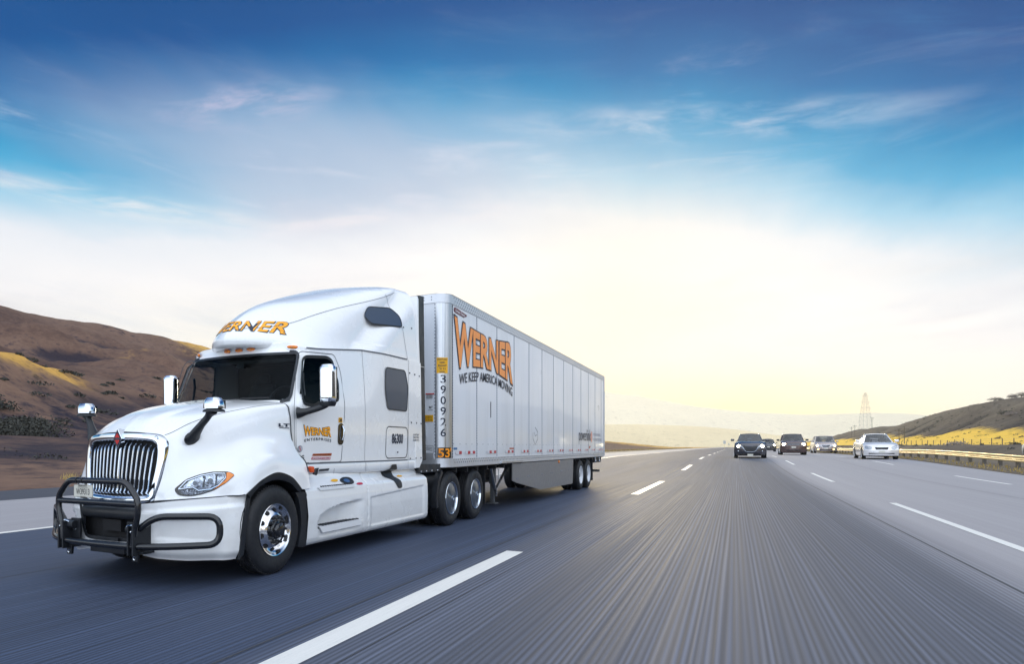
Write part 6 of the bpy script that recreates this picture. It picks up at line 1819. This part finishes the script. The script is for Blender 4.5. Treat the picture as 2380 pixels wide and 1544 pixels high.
# corner lettering
def corner_map(a0, a1, z0, z1, lift=.007, mir=False):
    return lambda x, y: cor(a0 + (a1 - a0) * ((1 - x) if mir else x), z0 + (z1 - z0) * y, lift)
def corner_patch(a0, a1, z0, z1, nm, mt, lift=.005, label=None):
    return MB().grid(np.array([[cor(a, z, lift) for a in np.linspace(a0, a1, 9)] for z in (z0, z1)])).build(nm, mt, trl, smooth=60, label=label)
A0, A1 = math.radians(8), math.radians(62)
cp = corner_patch(A0, A1, 2.765, 3.045, 'caution_sticker', YELLOW, label='yellow caution sticker with mirrored lettering')
e = MB()
for k, t_ in enumerate(("CAUTION", "HIGH", "TRAILER", "13' 6\"", "HIGH")):
    wd = {0: .92, 1: .5, 2: .85, 3: .6, 4: .5}[k]; mid = (A0 + A1) / 2; hw = (A1 - A0) / 2 * wd * .9; zc_ = 3.012 - k * .056
    text_on(e, t_, corner_map(mid - hw, mid + hw, zc_ - .017, zc_ + .017, .008, True), .012)
e.build('caution_lettering', INK, cp)
e = MB()
zs6 = [2.735 - k * .192 for k in range(6)]
for k, ch in enumerate("390926"):
    text_on(e, ch, corner_map(math.radians(26), math.radians(52), zs6[k] - .145, zs6[k], .007), .012)
e.build('unit_number', INK, trl)
cp = corner_patch(math.radians(12), math.radians(88), 1.245, 1.435, 'length_sticker', GLOSSB, label='black sticker reading 53 feet in orange')
e = MB(); text_on(e, "53'", corner_map(math.radians(15), math.radians(87), 1.258, 1.425, .009), .022); e.build('length_number', M('sticker_orange', lin(250, 152, 10), .45), cp)
# front wall details: stickers, box
FU_ = TU0 - .003
def fr_(x0, x1, z0, z1, nm, mt, d=.004, label=None): return MB().box(x0, x1, FU_ - d, FU_ - .001, z0, z1).build(nm, mt, trl, label=label)
fr_(.905, 1.07, 2.39, 2.41, 'sticker', M('red_stripe', (.5, .03, .03), .5), label='red edged label on the trailer front')
e = MB()
for k in range(4): e.box(.915, 1.04, FU_ - .004, FU_ - .001, 2.375 - k * .018, 2.380 - k * .018)
text_on(e, '36"', lambda x, y: (.965 + .07 * x, FU_ - .004, 2.14 + .04 * y), .03)
e.box(.955, 1.04, FU_ - .004, FU_ - .001, 2.105, 2.112); e.build('front_print', SEAMD, trl)
yb = fr_(.88, 1.05, 1.90, 2.02, 'sticker', YELLOW, label='yellow notice on the trailer front')
e = MB()
for k, t_ in enumerate(("THIS TRAILER IS", "EQUIPPED WITH", "AIR BRAKES")): text_on(e, t_, lambda x, y, k=k: (.895 + .14 * x, FU_ - .007, 1.985 - k * .032 + .016 * y), .02)
e.build('notice_lettering', INK, yb)
MB().box(.87, .92, FU_ - .06, FU_, 1.62, 1.86).build('document_box', BRALU, trl, bevel=.01)
e = MB().ribbon([(x, FU_ - .001, z) for x, z in rrect(.87, 1.05, 1.33, 1.47, .01, 2)], .005, (0, -1, 0), .002, closed=True)
for k in range(3): e.ribbon([(.885, FU_, 1.36 + .03 * k), (.93, FU_, 1.40 + .02 * k), (1.03, FU_, 1.37 + .03 * k)], .006, (0, -1, 0), .003)
e.build('front_print', SEAMD, trl)
MB().box(-1.05, 1.06, FU_ - .012, FU_ - .001, 1.24, 1.34).build('front_sill', RAILM, trl)
# bottom rail conspicuous wide piece over the landing gear
MB().box(TW + .011, TW + .045, 8.15, 9.85, 1.085, 1.135).build('side_bracket', BRALU, trl, bevel=.005)
MB().box(TW + .011, TW + .03, 19.2, 20.6, 1.155, 1.20).build('side_bracket', BRALU, trl, bevel=.005)

# landing gear
for s in (1, -1):
    x = s * 1.02
    lg = MB().box(x - .06, x + .06, 8.42, 8.56, .62, 1.08).box(x - .045, x + .045, 8.45, 8.53, .20, .62)
    lg.box(x - .10, x + .10, 8.38, 8.60, .17, .20)
    lgo = lg.build('landing_leg', M('gear_steel', (.10, .105, .11), .5, .5), trl, bevel=.006)
    MB().bar((x + s * .1, 8.02, 1.08), (x + s * .07, 8.45, .52), .045, .03).bar((x + s * .1, 9.42, 1.08), (x + s * .07, 8.55, .52), .05, .03).bar((x + s * .09, 8.15, 1.07), (x + s * .09, 9.30, 1.06), .06, .05).bar((x + s * .08, 8.48, .52), (x + s * .08, 8.48, .34), .05, .05).build('brace', BRALU, lgo)
    MB().tube([(x + s * .10, 8.50, .95), (x + s * .14, 8.50, .95), (x + s * .14, 8.50, .72), (x + s * .18, 8.50, .72)], .012, 8).build('crank_handle', BRALU, lgo, smooth=60)
MB().bar((-1.02, 8.49, .75), (1.02, 8.49, .75), .05, .05).build('cross_brace', DARK, trl)
# side skirt panels
for s in (1, -1):
    sp = [(9.16, 1.09), (9.16, .665), (9.5, .60), (11.75, .315), (11.95, .312), (15.72, .285), (15.80, .30), (15.88, .70), (15.90, 1.09)]
    w0 = 1.26
    sk = MB().prism([(s * w0, a, b) for a, b in sp], (s * .02, 0, 0)).build('aero_skirt', SKIRT, trl)
    e = MB()
    for u, z in ((9.45, .70), (9.60, .70), (10.45, .715), (10.6, .715), (11.8, .72), (11.95, .72), (12.9, .725), (13.1, .725), (14.1, .73), (14.25, .735), (15.2, .75), (15.7, .76)): e.box(min(s * 1.28, s * 1.288), max(s * 1.28, s * 1.288), u - .03, u + .03, z - .012, z + .012)
    for u in np.linspace(9.4, 15.7, 14): e.box(min(s * 1.28, s * 1.286), max(s * 1.28, s * 1.286), u - .02, u + .02, 1.02, 1.035)
    e.build('skirt_bolts', CHROME, sk)
MB().lathe([(.045, 0), (.040, .02), (.001, .026)], (1.285, 13.85, 1.015), 20).build('marker_lamp', AMBER, trl, smooth=60)
# tandem
PARENT = trl
tw = make_wheel('white', (1.25, 17.30, .505), 1, True)
for (x, y, rz) in ((1.25, 18.66, 0), (-1.25, 17.30, math.pi), (-1.25, 18.66, math.pi)):
    c = copy_tree(tw, trl); c.location = (x, y, .505); c.rotation_euler = (0, 0, rz)
fr = MB()
for s in (1, -1): fr.box(s * .5 - .05, s * .5 + .05, 15.6, 21.3, .86, 1.06)
for u in (17.3, 18.66): fr.tube([(-1.05, u, .505), (1.05, u, .505)], .07, 12).box(-.6, .6, u - .08, u + .08, .55, .88)
fr.build('bogie_frame', DARK, trl)
bm_ = MB()
for k in range(26): bm_.box(-1.25, 1.25, 5.6 + k * .6, 5.65 + k * .6, .97, 1.07)
bm_.box(-.45, .45, 5.4, 7.6, 1.0, 1.06); bm_.build('floor_crossmembers', DARK, trl)
for s in (1, -1):
    MB().box(min(s * .62, s * 1.24), max(s * .62, s * 1.24), 19.50, 19.52, .22, 1.03).build('mud_flap', BLACK, trl)
tb = MB().prism([(1.10, 19.75, 1.07), (1.10, 21.4, 1.07), (1.10, 21.2, .86), (1.10, 19.75, .86)], (.14, 0, 0)).build('lamp_box', DARK, trl, bevel=.01)
for u in (20.0, 20.8):
    MB().lathe([(.085, 0), (.09, .012), (.07, .02), (.06, .01)], (1.242, u, .965), 24).build('round_lamp', CHROME, tb, smooth=60)
    MB().lathe([(.062, .010), (.03, .018), (.001, .02)], (1.242, u, .965), 24).build('lamp_lens', M('lamp_lens_grey', (.25, .16, .14), .2), tb, smooth=60)
MB().bar((-1.15, 21.45, .52), (1.15, 21.45, .52), .10, .10).bar((-.7, 21.45, .5), (-.7, 21.35, 1.05), .08, .08).bar((.7, 21.45, .5), (.7, 21.35, 1.05), .08, .08).build('underride_guard', M('gear_steel', (.10, .105, .11), .5, .5), trl)
# ================================================================== OTHER TRAFFIC  (local: front towards -y)
LAMP = M('lit_headlamp', (1, .9, .6), .2, emit=(1.0, .83, .45), es=40.0)
LAMPW = M('lit_headlamp_white', (1, .95, .8), .2, emit=(1.0, .90, .62), es=60.0)
FOGL = M('lit_foglamp', (1, .7, .2), .2, emit=(1.0, .62, .12), es=14.0)
CINT = M('car_interior', (.03, .03, .035), .8)
CBLK = M('car_black_trim', (.014, .015, .018), .4)
def make_car(name, loc, sc, p, paint, label, rz=0.0, lamps=None, fog=None):
    e = new_empty(name, loc, rz, label, p['cat'], 'vehicles driving towards the camera'); e.scale = (sc * .95, sc, sc * (1.09 if p['cat'] == 'car' and p['H4'] else 1.0))
    W = p['W'] / 2; L = p['L']; zh = p['zh']; zc_ = p['zc']; yw = p['yw']; zb = p['zb']
    def yf(x, z=.5): return .015 + p['round'] * (abs(x) / W) ** 2.6 + .10 * sst(z, zh - .22, zh) + .05 * (1 - sst(z, .22, .40))
    nx = 33
    xs = np.linspace(-W, W, nx) * 1.0
    # nose
    nose = np.array([[(x * (1 - .02 * (1 - sst(z, .25, .5))), float(yf(x, z)), z) for x in xs] for z in np.linspace(.22, zh, 16)])
    body = MB().grid(nose)
    # bonnet
    rows = []
    for k in np.linspace(0, 1, 10):
        row = []
        for i, x in enumerate(xs):
            a = nose[-1][i]; xx = a[0] * (1 - .06 * k); y = a[1] * (1 - k) + (yw + .05 - .12 * (1 - (x / W) ** 2)) * k
            edge = (abs(x) / W) ** 4
            z = zh + (zc_ - zh) * (k ** .75) + .045 * math.sin(k * math.pi) - .035 * edge * (1 - k * .4) + .02 * (1 - edge) * (k > 0)
            row.append((xx, y, z))
        rows.append(row)
    body.grid(np.array(rows))
    # flanks
    yss = np.concatenate([np.linspace(yf(W), yw, 8), np.linspace(yw, L - .35, 16)[1:], [L - .15, L - .03]])
    for s in (1, -1):
        rows = []
        for j, y in enumerate(yss):
            if y <= yw + 1e-6:
                k = (y - yf(W)) / (yw - yf(W)); zt = zh + (zc_ - zh) * (max(k, 0) ** .75) + .045 * math.sin(k * math.pi) - .035 * (1 - k * .4)
            else: zt = np.interp(y, [yw, p['yrb'], L - .2, L], [zc_ - .02, p['zdk'], p['zdk'] - .02, p['zdk'] - .2])
            tp = .0 + .10 * sst(y, L - .4, L) + .0
            wt = W * (1 - .06 * min(1, max(0, (y - yf(W)) / (yw - yf(W)))))
            rows.append([(s * (W - tp - .05), y, .20), (s * (W - tp), y, .28), (s * (W - tp + .012), y, .50), (s * (W - tp + .005), y, zt - .22), (s * (wt - tp + .012), y, zt - .06), (s * (wt - tp), y, zt)])
        body.grid(np.array(rows), flip=(s < 0))
    # rear deck and tail
    rows = [[(x * .94, y, z + .015 * (1 - (x / W) ** 2)) for x in xs] for y, z in ((p['yrb'], p['zdk']), (L - .2, p['zdk'] - .02), (L, p['zdk'] - .2), (L + .01, .5), (L - .02, .22))]
    body.grid(np.array(rows))
    bd = body.build('body', paint, e, smooth=50)
    # greenhouse
    wb, wt = p['wb'], p['wt']; zr = p['zr']; ytf, ytr = p['yt'], p['ytr']; yrb = p['yrb']
    def arc(w, y, z, bow, crown, n=15): return [(x * w, y - bow * (1 - x * x), z + crown * (1 - x * x)) for x in np.linspace(-1, 1, n)]
    A = arc(wb, yw + .04, zc_ - .01, .14, .01); B = arc(wt, ytf, zr, .06, .04); C_ = arc(wt, (ytf + ytr) / 2, zr + .025, 0, .045); Dd = arc(wt * .97, ytr, zr - .02, -.04, .04); E_ = arc(wb * .93, yrb, p['zdk'] - .01, -.1, .01)
    MB().grid(np.array([B, C_, Dd])).build('roof', paint, e, smooth=60)
    MB().grid(np.array([A, B])).build('windshield', CGLASS, e, smooth=180)
    MB().grid(np.array([Dd, E_])).build('rear_window', CGLASS, e, smooth=180)
    pil = MB()
    for i in (0, -1):
        pil.tube([A[i], B[i], C_[i], Dd[i], E_[i]], .032, 6)
        s = -1 if i == 0 else 1
        pil.tube([(s * wb, (yw + yrb) / 2, p['zb'] - .02), (s * wt, (ytf + ytr) / 2 + .05, zr)], .030, 6)
        g_ = MB().add([A[i], B[i], C_[i], Dd[i], E_[i]], [(0, 1, 2, 3, 4)] if i == 0 else [(4, 3, 2, 1, 0)]); g_.build('side_window', CGLASS, e)
    pil.tube(B, .018, 6).tube(A, .016, 6)
    pil.build('pillars', paint, e, smooth=60)
    # cabin contents
    it = MB().box(-W * .86, W * .86, yw + .1, yrb - .05, .30, zb - .12)
    it.box(-wb * .95, wb * .95, yw + .02, yw + .3, zb - .2, zc_ - .01)
    it.build('cabin_lining', CINT, e)
    for x in (.38, -.38):
        MB().box(x - .23, x + .23, yw + 1.05, yw + 1.2, .5, zb + .22).box(x - .11, x + .11, yw + 1.08, yw + 1.17, zb + .22, zb + .40).build('seat', CINT, e, bevel=.04)
    MB().box(-.10, .10, ytf + .02, ytf + .05, zr - .12, zr - .06).build('inside_mirror', CBLK, e)
    # fascia
    def fp(poly, mat, nm, lift=.012, par=e, r=.03, k=3, closed_r=True):
        q = rpoly(poly, r, k) if r else poly; c = np.mean(np.array(q), 0); vs = [(c[0], float(yf(c[0], c[1])) - lift, c[1])]; n = len(q)
        for kk in range(1, 4):
            for a, b in q:
                x = c[0] + (a - c[0]) * kk / 3; z = c[1] + (b - c[1]) * kk / 3; vs.append((x, float(yf(x, z)) - lift, z))
        fs = [(0, 1 + i, 1 + (i + 1) % n) for i in range(n)]
        for kk in range(2):
            for i in range(n): a = 1 + kk * n + i; b = 1 + kk * n + (i + 1) % n; fs.append((a, a + n, b + n, b))
        return MB().add(vs, fs).build(nm, mat, par, smooth=60)
    gri = fp(p['grille'], CBLK, 'grille', .010)
    if p.get('gtrim'):
        pts = [(x, float(yf(x, z)) - .015, z) for x, z in p['gtrim']]
        MB().tube(catmull(pts, 5, 0), .016, 6).build('grille_trim', CHROME, gri, smooth=60)
    if p.get('slats'):
        sl2 = MB(); z0, z1, wd, n = p['slats']
        for k in range(n):
            z = z0 + (z1 - z0) * (k + .5) / n; sl2.tube([(x, float(yf(x, z)) - .016, z) for x in np.linspace(-wd, wd, 9)], .008, 5)
        sl2.build('grille_slats', p.get('slatm', CHROME), gri)
    fp(p['intake'], CBLK, 'lower_intake', .012)
    pz = p['plate']
    pn = MB().box(-.16, .16, float(yf(.16, pz)) - .035, float(yf(0, pz)) - .0, pz - .055, pz + .055).build('license_plate', p.get('platem', PLATE), e)
    for s in (1, -1):
        h = [(s * a, b) for a, b in p['lamp']]; h = h if s > 0 else h[::-1]
        hl_ = fp(h, M('lamp_housing', (.42, .44, .47), .15, .4, .5), 'headlight', .014)
        lx, lz, lr = p['bulb']; lx *= s
        y = float(yf(lx, lz)) - .03
        MB().lathe([(.001, -.015), (lr * .7, -.01), (lr, .004)], (lx, y, lz), 18, 'y').build('bulb', lamps if lamps else CLEAR, hl_, smooth=60)
        if p.get('fog'):
            fx, fz_, fr_r = p['fog']; fx *= s
            MB().lathe([(.001, -.012), (fr_r, 0)], (fx, float(yf(fx, fz_)) - .02, fz_), 14, 'y').build('fog_lamp', fog if fog else CHROME, e, smooth=60)
        # mirrors
        mz = zb + .07; my = yw + .38
        MB().add([(s * (wb + .02), my, mz - .05), (s * (wb + .02), my + .05, mz - .05), (s * (W + .06), my + .03, mz - .02), (s * (W + .06), my, mz - .02)], [(0, 1, 2, 3)]).obox((s * (W + .12), my, mz + .02), .21, .12, .14).build('wing_mirror', p.get('mirm', paint), e, bevel=.035)
        MB().tube([(s * (W + .016), yw + .3, .55), (s * (W + .016), L * .5, .57), (s * (W + .016), L - 1.0, .58)], .012, 5).build('side_trim', CBLK if p.get('cladding') else paint, e)
        for y in (p['yfw'], p['yrw']):
            rr = p['rw']
            MB().lathe([(.001, .0), (rr + .045, .0)], (s * (W + .014), y, rr + .01), 28).build('wheel_well', DARK, e)
            we = MB().lathe([(rr * .62, -.02), (rr * .66, .0), (rr * .9, .006), (rr, -.03), (rr, -.20), (rr * .6, -.22)], (0, 0, 0), 36)
            w_ = we.build('wheel', RUB, e, smooth=40); w_.location = (s * (W + .018), y, rr); w_.rotation_euler = (0, 0, 0 if s > 0 else math.pi)
            rm = MB().lathe([(rr * .66, .002), (rr * .62, -.03), (rr * .12, -.02), (.001, -.015)], (0, 0, 0), 32)
            for k in range(5):
                a = 2 * math.pi * k / 5; rm.bar((-.005, .02 * math.cos(a), .02 * math.sin(a)), (-.002, rr * .63 * math.cos(a), rr * .63 * math.sin(a)), .05, .02)
            rm.build('rim', BRALU, w_, smooth=30)
    MB().box(-W * .9, W * .9, .35, L - .3, .16, .40).build('underbody', DARK, e)
    return e
sedanA = dict(H4=1, cat='car', W=1.80, L=4.6, zh=.78, zc=.98, yw=1.25, zb=.98, zdk=1.02, wb=.73, wt=.55, zr=1.40, yt=2.0, ytr=3.0, yrb=3.9, round=.34,
    grille=[(-.40, .74), (.40, .74), (.42, .64), (.30, .44), (.18, .38), (-.18, .38), (-.30, .44), (-.42, .64)], gtrim=[(-.52, .70), (-.42, .62), (-.30, .44), (-.15, .375), (0, .37), (.15, .375), (.30, .44), (.42, .62), (.52, .70)],
    slats=(.42, .70, .36, 6), slatm=M('grille_bars_dark', (.06, .06, .065), .4), intake=[(-.62, .31), (.62, .31), (.52, .24), (-.52, .24)], plate=.20,
    lamp=[(.46, .73), (.60, .765), (.84, .77), (.83, .70), (.66, .655), (.50, .66)], bulb=(.66, .70, .085), fog=(.68, .42, .03), yfw=.90, yrw=3.6, rw=.33)
suvA = dict(H4=0, cat='car', W=1.83, L=4.6, zh=.98, zc=1.14, yw=1.15, zb=1.12, zdk=1.15, wb=.78, wt=.62, zr=1.66, yt=1.75, ytr=3.9, yrb=4.45, round=.22,
    grille=[(-.44, .93), (.44, .93), (.40, .78), (-.40, .78)], slats=(.78, .93, .40, 3), intake=[(-.5, .42), (.5, .42), (.46, .32), (-.46, .32)], plate=.62,
    lamp=[(.52, .92), (.84, .93), (.85, .80), (.56, .76)], bulb=(.68, .85, .11), yfw=.90, yrw=3.6, rw=.37, cladding=True, mirm=CBLK)
vanA = dict(H4=0, cat='van', W=1.95, L=5.0, zh=.90, zc=1.12, yw=.95, zb=1.10, zdk=1.12, wb=.86, wt=.68, zr=1.70, yt=1.75, ytr=4.4, yrb=4.9, round=.30,
    grille=[(-.36, .82), (.36, .82), (.30, .64), (.2, .61), (-.2, .61), (-.30, .64)], gtrim=[(-.39, .81), (-.32, .62), (0, .585), (.32, .62), (.39, .81), (0, .845), (-.39, .81)], slats=(.64, .80, .29, 4), intake=[(-.55, .40), (.55, .40), (.5, .30), (-.5, .30)], plate=.47,
    lamp=[(.44, .80), (.78, .86), (.90, .84), (.88, .68), (.52, .64)], bulb=(.72, .76, .085), fog=(.66, .40, .055), yfw=.95, yrw=4.0, rw=.34)
sedanB = dict(H4=1, cat='car', W=1.84, L=4.9, zh=.76, zc=.98, yw=1.30, zb=.98, zdk=1.04, wb=.76, wt=.55, zr=1.44, yt=2.1, ytr=3.2, yrb=4.2, round=.30,
    grille=[(-.36, .70), (.36, .70), (.31, .56), (-.31, .56)], slats=(.56, .70, .30, 5), slatm=M('grille_bars_dark', (.06, .06, .065), .4), intake=[(-.68, .37), (.68, .37), (.66, .31), (-.66, .31)], plate=.45,
    lamp=[(.48, .70), (.60, .76), (.82, .80), (.86, .66), (.70, .56), (.54, .58)], bulb=(.70, .68, .05), yfw=.95, yrw=3.85, rw=.34)
PBLUE = M('dark_navy_paint', (.05, .048, .058), .18, .2, 1.0)
PMAROON = M('maroon_paint', (.085, .05, .048), .25, .3, 1.0)
PSILVER = M('silver_pink_paint', (.46, .40, .38), .25, .5, 1.0)
PCHAMP = M('pale_silver_paint', (.86, .84, .84), .25, .4, 1.0)
PDARK = M('dark_grey_paint', (.05, .05, .055), .25, .3, 1.0)
PWHITE = M('white_car_paint', (.75, .74, .72), .25, 0, 1.0)
def carpos(xpix, d):
    X_, Y_ = at_px(xpix, d); return (X_, Y_, gzf(Y_))
make_car('sedan', carpos(1744, 59.5), 1.42, sedanA, PBLUE, 'dark navy sedan with glaring headlights, nearest of the oncoming cars in the middle lane', lamps=LAMPW)
make_car('sport_utility', carpos(1845, 80), 1.50, suvA, PMAROON, 'maroon sport utility with lit yellow headlights between the dark sedan and the minivan', lamps=LAMP)
make_car('minivan', carpos(1920, 100), 1.50, vanA, PSILVER, 'silver minivan with round lit fog lamps beside the guardrail', lamps=LAMP, fog=FOGL)
make_car('sedan', carpos(2050, 54.5), 1.32, sedanB, PCHAMP, 'pale silver sedan with unlit headlights, rightmost of the oncoming cars')
make_car('sport_utility', carpos(1786, 130), 1.45, suvA, PDARK, 'far dark sport utility half hidden behind the navy sedan', lamps=LAMP)
X_, Y_ = at_px(2372, 57.5)
X_ += 1.25; Y_ -= 2.2
oc = make_car('sedan', (X_, Y_ + 3.0, rhz(X_, Y_) + .1), 1.25, sedanB, PWHITE, 'white sedan driving away behind the guardrail, cut off by the right edge', rz=math.pi + .05)
oc['group'] = 'vehicles beyond the guardrail'
